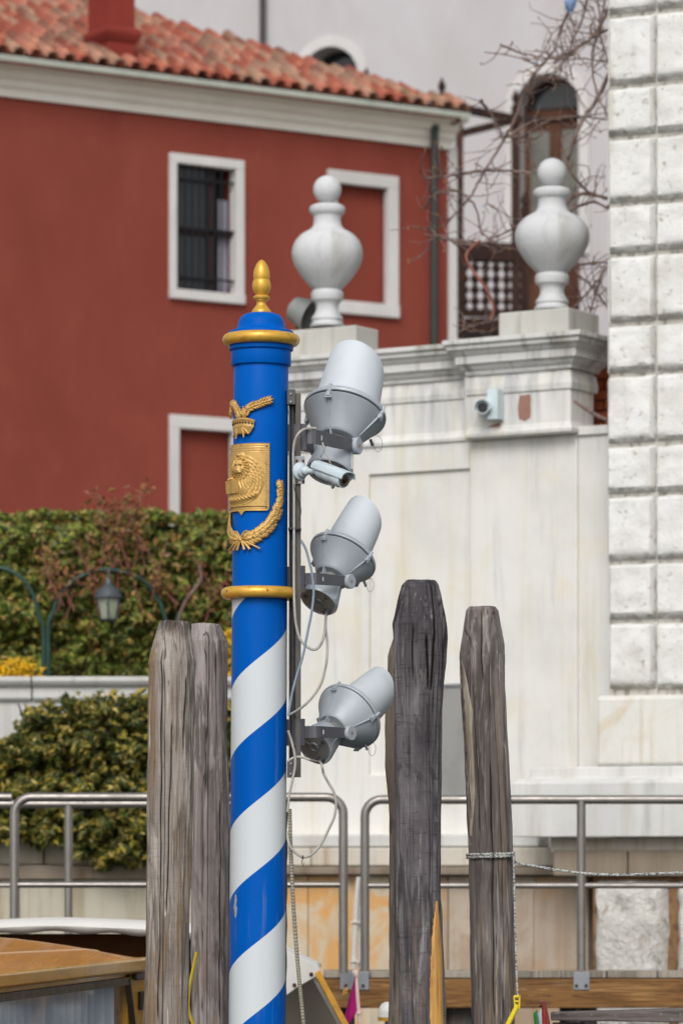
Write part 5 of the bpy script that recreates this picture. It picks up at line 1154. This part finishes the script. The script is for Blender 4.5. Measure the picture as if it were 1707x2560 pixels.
# leaves for crown and wreath
def leafrelief(mb, X, Y, a, ln, wd, h0, y0, lobes=0, seed=0):
    n = 12; ca, sa = math.cos(a), math.sin(a); rowL, rowM, rowR = [], [], []
    for i in range(n+1):
        t = i/n; w = wd*math.sin(math.pi*t**.8)*(1+(.28*math.sin(t*math.pi*lobes*2) if lobes else 0)); s = (t-.0)*ln; hz = h0+.55*math.sin(math.pi*t)+.1
        for row, k, dh in ((rowL, -1, -.35), (rowM, 0, .15), (rowR, 1, -.35)): row.append(wrap(X+ca*s-sa*w*k, Y+sa*s+ca*w*k, hz+dh, y0))
    V = rowL+rowM+rowR; m_ = n+1; Fc = []
    for i in range(n): Fc += [(i, i+1, m_+i+1, m_+i), (m_+i, m_+i+1, 2*m_+i+1, 2*m_+i)]
    mb.add(V, Fc)
def rtube(mb, pts, r, y0, seg=6, h=.5): mb.tube([wrap(a, b, h, y0) for a, b in pts], r, seg)
WY = 1355
wr = MB(); rr = random.Random(4)
for sgn in (1, -1):
    path = spline([Vector((0, 0, 0)), Vector((sgn*5.2, 1.0, 0)), Vector((sgn*10.5, 4.2, 0)), Vector((sgn*14.8, 9.0, 0)), Vector((sgn*17.6, 15.0, 0)), Vector((sgn*18.6, 21.0, 0)), Vector((sgn*18.4, 24.0, 0))], 7)
    rtube(wr, [(p.x, p.y) for p in path], .0022, WY)
    for i in range(2, len(path)-1):
        t = path[min(i+1, len(path)-1)]-path[i-1]; a = math.atan2(t.y, t.x)
        for s in (-1, 1, 0):
            leafrelief(wr, path[i].x+rr.uniform(-.2, .2), path[i].y+rr.uniform(-.2, .2), a+s*(.70 if i < 26 else .45)+rr.uniform(-.12, .12), 5.2-.04*i, 1.15, .25+(.35 if s == 0 else 0)+rr.uniform(0, .2), WY, 3)
        if i % 4 == 0: c = wrap(path[i].x, path[i].y, 1.0, WY); wr.lathe(c, (c.x, c.y, 0), [(-.004, .002), (0, .006), (.005, .005), (.008, .001)], 8)
wreath = wr.build('wreath', M['brass'], pole, local=True, smooth='all'); wreath.modifiers.new('cast', 'SOLIDIFY').thickness = .0025
bw = MB()
for sgn in (1, -1):
    lp_ = spline([Vector(p+(0,)) for p in ((0, 0), (sgn*.9, 2.2), (sgn*2.2, 3.7), (sgn*3.6, 3.6), (sgn*3.3, 2.2), (sgn*1.6, .8), (0, 0))], 6); rtube(bw, [(p.x, p.y) for p in lp_], .0042, WY, 8, .8)
    for s0, e0_, w0 in (((0, 0), (sgn*2.0, -4.6), .0055), ((0, 0), (sgn*4.6, -4.4), .0055), ((0, 0), (sgn*9.0, -4.2), .0040)):
        q = spline([Vector((0, 0, 0)), Vector((e0_[0]*.5+.2, e0_[1]*.45, 0)), Vector((e0_[0], e0_[1], 0))], 6); rtube(bw, [(p.x, p.y) for p in q], [w0*(.6+.7*i/len(q)) for i in range(len(q))], WY, 8, .75)
cc = wrap(0, 0, .9, WY); bw.lathe(cc, (cc.x, cc.y, 0), [(-.006, .006), (0, .009), (.005, .007), (.007, .002)], 10)
bw.build('ribbon_bow', M['brass'], wreath, local=True, smooth='all')
# crown: bowl-shaped coronet with two leafy sprays
CY = 1094; cr = MB(); n = 40
rows = [(-3.6, 0.2, .9), (-4.6, .8, 1.2), (-5.6, 2.6, 1.35), (-6.0, 3.2, 1.6), (-6.1, 3.5, 1.6), (-6.0, 3.9, 1.35), (-6.3, 5.4, 1.45), (-6.5, 5.7, 1.75), (-6.55, 6.3, 1.75), (-6.3, 6.5, 1.3), (-6.1, 6.5, .2)]
V = []
for xw, yy_, hh_ in rows:
    for i in range(n+1):
        t = -1+2*i/n; V.append(wrap(-xw*t, yy_+(1-t*t)*1.3*(yy_/6.5), hh_*(.35+.65*math.sqrt(max(0, 1-t*t*.95))), CY))
Fc = [(r_*(n+1)+i, r_*(n+1)+i+1, (r_+1)*(n+1)+i+1, (r_+1)*(n+1)+i) for r_ in range(len(rows)-1) for i in range(n)]
crown = cr.add(V, Fc).build('coronet', M['brass'], pole, local=True, smooth=True); crown.modifiers.new('cast', 'SOLIDIFY').thickness = .003
dt = MB()
for k in range(9):
    t = -.85+1.7*k/8; c = wrap(6.2*t, 4.6+(1-t*t)*.95, 1.5*(.35+.65*math.sqrt(1-t*t*.9))+.1, CY); dt.lathe(c, (c.x, c.y, 0), [(-.003, .005), (.001, .0045), (.002, .001)], 8)
dt.build('studs', M['rust'], crown, local=True)
lg = MB()
for a, b, c, d_ in ((-2.5, 3.0, -4.6, -.6), (-2.2, 3.0, -2.8, -1.6), (.6, 3.2, 1.6, -1.3), (.9, 3.2, 3.9, .2)): rtube(lg, [(a, b), ((a+c)/2+.3, (b+d_)/2), (c, d_)], [.004, .005, .0035], CY, 8, 1.2)
lg.build('ribbon', M['brass'], crown, local=True)
spy = MB()
for pth_ in ([(-1.0, 7.6), (-2.4, 10.6), (-4.6, 13.0), (-7.4, 13.8), (-9.4, 11.6)], [(1.2, 7.6), (2.2, 10.2), (4.6, 12.2), (8.0, 13.6), (11.6, 15.0)]):
    path = spline([Vector(p+(0,)) for p in pth_], 6); rtube(spy, [(p.x, p.y) for p in path], .003, CY)
    for i in range(0, len(path), 2):
        t = path[min(i+1, len(path)-1)]-path[max(i-1, 0)]; a = math.atan2(t.y, t.x)
        for s in (-1, 1, 0): leafrelief(spy, path[i].x, path[i].y, a+s*.6+rr.uniform(-.12, .12), 3.6, .62, .3+(.3 if s == 0 else 0), CY, 2 if s else 0)
so = spy.build('leaf_spray', M['brass'], crown, local=True, smooth='all'); so.modifiers.new('cast', 'SOLIDIFY').thickness = .0025

# ------------------------------------------------------------------ mounting rail, floodlights, camera, cables
dR = 17.38
rl = thing('mounting_rail', 'dark grey steel channel fixed down the right side of the striped pole', 'rail', P(738, 1945, dR))
VX = lambda a, b, c: Vector((a, b, c))
def rbox(x0, x1, d0, d1, y0, y1, mat, nm, par, bev=.0015): return MB().box(VX, (x0-XC)*dR/FPX, (x1-XC)*dR/FPX, d0, d1, P(0, y1, dR).z, P(0, y0, dR).z).build(nm, mat, par, bevel=bev)
ch = rbox(739, 752, dR-.035, dR+.035, 985, 1943, M['rail'], 'channel', rl)
rbox(722, 738.6, dR+.01, dR+.035, 985, 1943, M['rail'], 'channel_back', rl)
rbox(723, 727, dR-.02, dR+.009, 1020, 1910, M['black'], 'cable_duct', rl); rbox(729, 735, dR-.012, dR+.009, 1015, 1925, M['black'], 'cable_duct', rl)
for y0, y1 in ((976, 1014), (1900, 1944)):
    b_ = rbox(718, 738.5, dR-.045, dR+.005, y0, y1, M['rail'], 'bracket', rl)
    for yy_ in (y0+9, y1-9): MB().lathe(P(727, yy_, dR-.046), (0, -1, 0), [(0, .0055), (.004, .0055), (.005, .003)], 8).build('bolt', M['plate'], b_)
for yy_ in (1324,): rbox(721, 753, dR-.06, dR+.037, yy_-3, yy_+3, M['black'], 'cable_tie', rl)
def floodlight(label, yk, Rk, Lk, az, phi, hoodL, hoodr, slant=.3, rp=.76, xw=738):
    az, phi = R(az), R(phi); h = Vector((math.sin(az), math.cos(az), 0)); a = Vector((math.cos(az), -math.sin(az), 0)); Z = Vector((0, 0, 1))
    Wc = P(xw, yk, dR); Q = Wc+h*Lk*Rk; dr = h*math.sin(phi)+Z*math.cos(phi); C0 = Q-dr*.74*Rk; e2 = a.cross(dr)
    t = thing('floodlight', label, 'floodlight', Wc, 'floodlights on the striped pole')
    def LT(prof, nm, mat, par=t, seg=64, caps=False): return MB().lathe(C0, dr, [(z*Rk, r*Rk) for z, r in prof], seg, caps=caps, e=a).build(nm, mat, par, smooth=True)
    lo = LT([(.02, .0), (.02, .46), (.0, .50), (-.01, .54), (.02, .56), (.10, .555), (.70, .41), (.73, .38), (.73, .0)], 'rear_housing', M['lampgrey'])
    LT([(.72, .27), (.96, .27)], 'neck', M['capgrey'])
    up = LT([(.95, 0), (.95, .42), (.93, .46), (.94, .485), (1.0, .52), (1.58, .90), (1.62, .95), (1.655, .975), (1.665, .96)], 'reflector_body', M['lampgrey'])
    LT([(1.66, .94), (1.70, .945), (1.705, .5)], 'gasket', M['black'], up)
    fg = LT([(1.70, .95), (1.705, .99), (1.72, 1.0), (1.78, 1.0), (1.81, .985), (1.84, .96), (1.845, .5)], 'front_flange', M['lampgrey'])
    LT([(1.867, .0), (1.868, .60)], 'front_glass', M['glass'], fg)
    # visor: tapered tube cut at a slant, longest on the upper side
    prf = [(1.80, .97, 0), (1.86, hoodr+.10, 0), (1.92, hoodr+.03, 0), (2.0, hoodr+.015, .05)]+[(2.0+(hoodL-.14)*q_, hoodr+.012-.075*q_**1.5, q_) for q_ in (.25, .5, .75, .92)]+[(1.865+hoodL, hoodr-.07, 1.0), (1.865+hoodL+.005, hoodr-.085, 1.0), (1.865+hoodL-.02, hoodr-.10, 1.0), (1.9, hoodr-.03, 0)]
    V = []; Fc = []; sg = 64
    for z, r, w in prf:
        for k in range(sg):
            g = 2*math.pi*k/sg; V.append(C0+dr*(z+slant*w*math.sin(g))*Rk+(a*math.cos(g)+e2*math.sin(g))*r*Rk)
    for i in range(len(prf)-1):
        for k in range(sg): k2 = (k+1) % sg; Fc.append((i*sg+k, i*sg+k2, (i+1)*sg+k2, (i+1)*sg+k))
    MB().add(V, Fc).build('hood', M['hoodgrey'], t, smooth=True)
    for k in range(4):                                     # ribs and clips
        g = math.pi/2*k; e = a*math.cos(g)+e2*math.sin(g); sd_ = dr.cross(e)
        q0, q1 = C0+dr*.97*Rk+e*.46*Rk, C0+dr*1.62*Rk+e*.93*Rk; nn_ = (e*.65-dr*.47).normalized()
        MB().add([q0-sd_*.012*Rk, q0+sd_*.012*Rk, q1+sd_*.014*Rk, q1-sd_*.014*Rk, q0-sd_*.008*Rk+nn_*.035*Rk, q0+sd_*.008*Rk+nn_*.035*Rk, q1+sd_*.009*Rk+nn_*.055*Rk, q1-sd_*.009*Rk+nn_*.055*Rk], [(0, 3, 2, 1), (4, 5, 6, 7), (0, 1, 5, 4), (1, 2, 6, 5), (2, 3, 7, 6), (3, 0, 4, 7)]).build('rib', M['lampgrey'], up)
        q0, q1 = C0+dr*.06*Rk+e*.55*Rk, C0+dr*.72*Rk+e*.40*Rk
        MB().bar(q0, q1, .03*Rk, .09*Rk, e).build('rib', M['lampgrey'], lo)
        MB().bar(C0+dr*.72*Rk+e*.30*Rk, C0+dr*.97*Rk+e*.40*Rk, .03*Rk, .16*Rk, e).build('web', M['lampgrey'], lo)
        c = C0+dr*1.50*Rk+e*.96*Rk
        cl = MB(); cl.bar(c+dr*.02*Rk, c+dr*.20*Rk, .10*Rk, .10*Rk, e).tube([c+dr*.16*Rk+e*.03*Rk, c+dr*.36*Rk+e*.03*Rk], .045*Rk, 10).bar(c-dr*.02*Rk+sd_*.0*Rk, c+dr*.05*Rk, .16*Rk, .05*Rk, e); cl.build('clip', M['lampgrey'], fg, bevel=.0012)
    # end cap details: ribs, boss and cable gland
    ec = LT([(.005, 0), (.005, .47)], 'end_cap', M['capgrey'], lo)
    for k in range(3): g = k*2*math.pi/3+.4; e = a*math.cos(g)+e2*math.sin(g); MB().bar(C0+dr*.0+e*.10*Rk, C0+e*.46*Rk, .025*Rk, .05*Rk, dr).build('rib', M['capgrey'], ec); b_ = C0+e*.40*Rk; MB().lathe(b_, -dr, [(-.01*Rk, .06*Rk), (.03*Rk, .055*Rk), (.035*Rk, .03*Rk)], 12).build('screw', M['darkgrey'], ec)
    MB().lathe(C0, -dr, [(0, .15*Rk), (.03*Rk, .14*Rk), (.035*Rk, .11*Rk), (.0, .10*Rk)], 20, caps=False).build('boss', M['capgrey'], ec, smooth=True)
    gl = C0+(a*.10-e2*.38)*Rk; MB().lathe(gl, -dr, [(-.02*Rk, .11*Rk), (.05*Rk, .10*Rk), (.06*Rk, .075*Rk), (.12*Rk, .07*Rk), (.13*Rk, .045*Rk)], 14).build('cable_gland', M['darkgrey'], lo, smooth=True)
    # yoke: web on the rail, two arms, pivot knobs
    aw = (rp-.06)*Rk; hgt = .33*Rk; th = .035*Rk; cr_ = .18*Rk
    def arm(s):
        pts = [Wc+a*s*.0, Wc+a*s*(aw-cr_)]+[Wc+a*s*(aw-cr_+cr_*math.sin(g))+h*(cr_-cr_*math.cos(g)) for g in (R(30), R(60), R(90))]+[Q+a*s*aw]
        V = []; Fc = []
        for i, p in enumerate(pts):
            tn = (pts[min(i+1, len(pts)-1)]-pts[max(i-1, 0)]).normalized(); nn = tn.cross(Z).normalized(); hw = hgt/2*(1 if i < len(pts)-1 else .85)
            V += [p-nn*th/2-Z*hw, p+nn*th/2-Z*hw, p+nn*th/2+Z*hw, p-nn*th/2+Z*hw]
        for i in range(len(pts)-1):
            for k in range(4): Fc.append((i*4+k, i*4+(k+1) % 4, i*4+4+(k+1) % 4, i*4+4+k))
        Fc += [(0, 1, 2, 3), tuple(len(V)-4+k for k in (3, 2, 1, 0))]
        return MB().add(V, Fc)
    yk_ = arm(1).build('yoke_arm', M['darkgrey'], t, bevel=.001); arm(-1).build('yoke_arm', M['darkgrey'], t, bevel=.001)
    sl = Wc+a*(aw)+h*.34*Rk; MB().bar(sl-Z*.06*Rk, sl+Z*.06*Rk, .06*Rk, .045*Rk, h).build('slot', M['hoodgrey'], yk_, bevel=.001)
    MB().box(lambda x, y_, z: Wc+a*x+h*y_+Z*z, -.06, .06, -.012, -.002, -.06, .06).build('yoke_plate', M['darkgrey'], t)
    for s in (1, -1):
        kb = MB().lathe(Q+a*s*(rp-.46)*Rk, a*s, [(0, .10*Rk), (.36*Rk, .10*Rk), (.365*Rk, .20*Rk), (.50*Rk, .205*Rk), (.515*Rk, .19*Rk)], 28).build('pivot_knob', M['lampgrey'], t, smooth=True)
        MB().lathe(Q+a*s*(rp+.054)*Rk, a*s, [(0, .045*Rk), (.008*Rk, .045*Rk), (.009*Rk, .025*Rk), (.0, .02*Rk)], 12).build('bolt', M['copper'], kb)
    # safety wire loop
    w0 = C0+dr*1.55*Rk+(a*.55-e2*.80)*Rk*.95; MB().tube([w0+Vector((.10*Rk*math.sin(g)*1.0+.08*Rk, 0, -.17*Rk+.19*Rk*math.cos(g))) for g in np.linspace(-.4, 5.2, 26)], .0011, 5).build('safety_wire', M['steel'], t)
    tb = C0+dr*1.50*Rk+(a*.45-e2*.85)*Rk*.92; MB().bar(tb, tb-Vector((-.05*Rk, 0, .16*Rk)), .07*Rk, .12*Rk, (0, 1, 0)).build('lug', M['darkgrey'], up, bevel=.0015)
    return gl-dr*.12*Rk, Q, C0, dr
g1 = floodlight('large grey floodlight at the top, aimed steeply up beside the gold ring', 1094, .195, 2.23, 25, 30, 1.22, .755, .3, .56)
g2_ = floodlight('middle grey floodlight with glossy hood, below the security camera', 1449, .162, 1.52, 38, 39.6, 1.42, .665, .3)
g3 = floodlight('lowest grey floodlight, tilted far over toward the dark wooden pile', 1831, .166, 1.44, 40, 59, 1.36, .65, .3)

# bullet camera on the rail
bc = thing('bullet_camera', 'white bullet security camera with sun visor below the top floodlight', 'camera', P(747, 1210, dR-.05))
pl_ = rbox(733, 762, dR-.050, dR-.040, 1143, 1212, M['plate'], 'mounting_plate', bc)
for a_, b_ in ((742, 1152), (758, 1152), (742, 1204), (758, 1204)): MB().lathe(P(a_, b_, dR-.051), (0, -1, 0), [(0, .006), (.004, .006), (.005, .003)], 8).build('bolt', M['rust'], pl_)
bs = P(749, 1178, dR-.050); bd_ = Vector((.62, -.76, -.05)).normalized()
MB().lathe(bs, bd_, [(0, .040), (.008, .040), (.011, .036), (.012, .028), (.03, .027), (.031, .022)], 32).build('base', M['camwhite'], bc, smooth=True)
bl = bs+bd_*.044; n = 14; MB().lathe(bl, bd_, [(-.021*math.cos(math.pi*k/n), max(.001, .022*math.sin(math.pi*k/n))) for k in range(n+1)], 24).build('ball_joint', M['camwhite'], bc, smooth='all')
cdv = Vector((.60, -.74, -.30)).normalized(); c0 = P(803, 1180, dR-.14)
MB().tube([bl, c0], .012, 12).build('arm', M['camwhite'], bc, smooth=True)
_, e1, e2 = basis(cdv)
bodyc = MB().lathe(c0-cdv*.012, cdv, [(0, .024), (.004, .029), (.06, .030), (.061, .0315), (.075, .0315), (.076, .030), (.118, .031), (.128, .034), (.179, .0345), (.182, .033), (.182, .027)], 32, caps=True).build('body', M['camwhite'], bc, smooth=True)
fe = c0+cdv*.171
MB().lathe(fe, cdv, [(0, .0275), (.002, .0275), (.002, .0205), (.0, .020)], 28, caps=False).build('infrared_ring', M['capgrey'], bodyc)
for k in range(16): g = 2*math.pi*k/16; MB().lathe(fe+(e1*math.cos(g)+e2*math.sin(g))*.024+cdv*.002, cdv, [(0, .0026), (.0015, .0022)], 6).build('led', M['black'], bodyc)
MB().lathe(fe+cdv*.001, cdv, [(0, .020), (.004, .020), (.004, .0165), (.0, .016)], 28, caps=False).build('lens_ring', M['copper'], bodyc, smooth=True); MB().lathe(fe, cdv, [(.001, .016), (.004, .010), (.0048, .001)], 24).build('lens', M['lens'], bodyc, smooth=True)
m = MB(); up_ = e2 if e2.z > 0 else -e2; n = 14; vp = []
prof = [(-.040, .012), (-.040, .020), (-.034, .036), (-.020, .044), (0, .046), (.020, .044), (.034, .036), (.040, .020), (.040, .012)]
V = []; 
for s_, ty in ((-.034, 0), (.198, 0)):
    for off in (0, .0035):
        for x_, y_ in prof:
            cut = y_ if s_ > 0 or y_ > -.01 else y_; k_ = 1-off/.04; V.append(c0+cdv*(s_-(0.05 if (s_ > 0 and y_ < 0) else 0)+(.03 if (s_ < 0 and y_ < 0) else 0))+e1*x_*k_+up_*y_*k_)
q = len(prof); Fc = []
for i in range(q-1): Fc += [(i, i+1, 2*q+i+1, 2*q+i), (q+i, 3*q+i, 3*q+i+1, q+i+1), (i, q+i, q+i+1, i+1), (2*q+i, 2*q+i+1, 3*q+i+1, 3*q+i)]
Fc += [(0, 2*q, 3*q, q), (q-1, 2*q-1, 4*q-1, 3*q-1)]
MB().add(V, Fc).build('sun_visor', M['camwhite'], bc, smooth=True)
MB().lathe(c0+cdv*.10-up_*.030, -up_, [(0, .008), (.014, .009), (.022, .006), (.024, .002)], 12).build('adjuster', M['capgrey'], bc, smooth=True)

def cable(label, pts, r, mat, d=dR-.085, extra=None, name='power_cable'):
    q = [P(a, b, d+(c[0] if c else 0)) for a, b, *c in pts]
    if extra is not None: q = (extra[0] or [])+q+(extra[1] or [])
    return tag(MB().tube(spline(q, 9), r, 10).build(name, mat, org=q[-1], smooth=True), label, 'cable', 'cables on the striped pole')
cable('grey cable looping from the top floodlight down the rail to the middle floodlight', [(790, 1071, .06), (768, 1071, .04), (750, 1080, .0), (737, 1102), (733, 1140, .01), (735, 1220, .03), (735, 1330, .03), (735, 1450, .02), (736, 1510), (740, 1560), (749, 1595), (764, 1614), (782, 1624), (797, 1618), (808, 1596), (812, 1572, .04)], .0062, M['cable'], extra=(None, [g2_[0]]))
cable('grey cable hanging from the middle floodlight back to the pole below', [(814, 1570, .06), (818, 1605, .03), (817, 1645), (812, 1675), (803, 1708), (783, 1740), (755, 1768), (722, 1788, .03)], .0058, M['cable'], extra=([g2_[0]], None))
cable('blue grey cable hanging in front of the rail past the middle floodlight', [(752, 1350), (764, 1372), (772, 1400), (780, 1435), (784, 1480), (779, 1530), (769, 1580), (757, 1640), (741, 1692), (729, 1740), (721, 1790)], .0058, M['cableblue'], d=dR-.23)
cable('grey cable snaking down beside the lowest bracket of the rail', [(720, 1826), (728, 1850), (736, 1882), (738, 1912), (733, 1942), (724, 1985), (719, 2030)], .0060, M['cable'], d=dR-.12)
cable('grey cable hanging in a long loop below the lowest floodlight', [(804, 1912), (809, 1934), (821, 1957), (834, 1980), (840, 2005), (836, 2040), (822, 2072), (806, 2104), (786, 2130), (761, 2143), (737, 2130), (722, 2108), (719, 2080, .03)], .0060, M['cable'], extra=([g3[0]], None))
cable('short grey cable from the pole to the lowest floodlight gland', [(719, 1904), (735, 1894), (755, 1893), (778, 1901)], .0060, M['cable'], d=dR-.11, extra=(None, [g3[0]+Vector((-.004, -.01, -.004))]))
cable('grey cable hanging from the top floodlight behind the camera', [(806, 1106, -.1), (812, 1125, -.1), (822, 1148, -.1), (828, 1166, -.08)], .0045, M['cable'], d=dR+.02)
cable('thin black wire curving over the rail below the camera', [(734, 1188), (735, 1215), (742, 1240), (750, 1262), (752, 1282), (747, 1302)], .0025, M['black'], d=dR-.06)
tie = MB().lathe(P(757, 2143, dR-.085), (1, 0, -.1), [(-.004, .0078), (.004, .0078)], 10).tube([P(757, 2146, dR-.085), P(754, 2156, dR-.085), P(757, 2166, dR-.085), P(760, 2156, dR-.085)], .0018, 5); tag(tie.build('cable_tie', M['black'], org=P(757, 2143, dR-.085)), 'small black cable tie on the long hanging loop', 'cable tie')
# ribbed conduit
cp2 = spline([P(a, b, dR-.03) for a, b in ((724, 2022), (726, 2100), (729, 2180), (734, 2270), (741, 2370), (748, 2450), (755, 2520), (764, 2620), (770, 2720))], 34); rad = [.0098 if (i//1) % 3 < 2 else .0074 for i in range(len(cp2))]
tag(MB().tube(cp2, rad, 12).build('ribbed_conduit', M['conduit'], org=cp2[-1], smooth=False), 'ribbed beige conduit hanging down the right side of the striped pole', 'conduit')
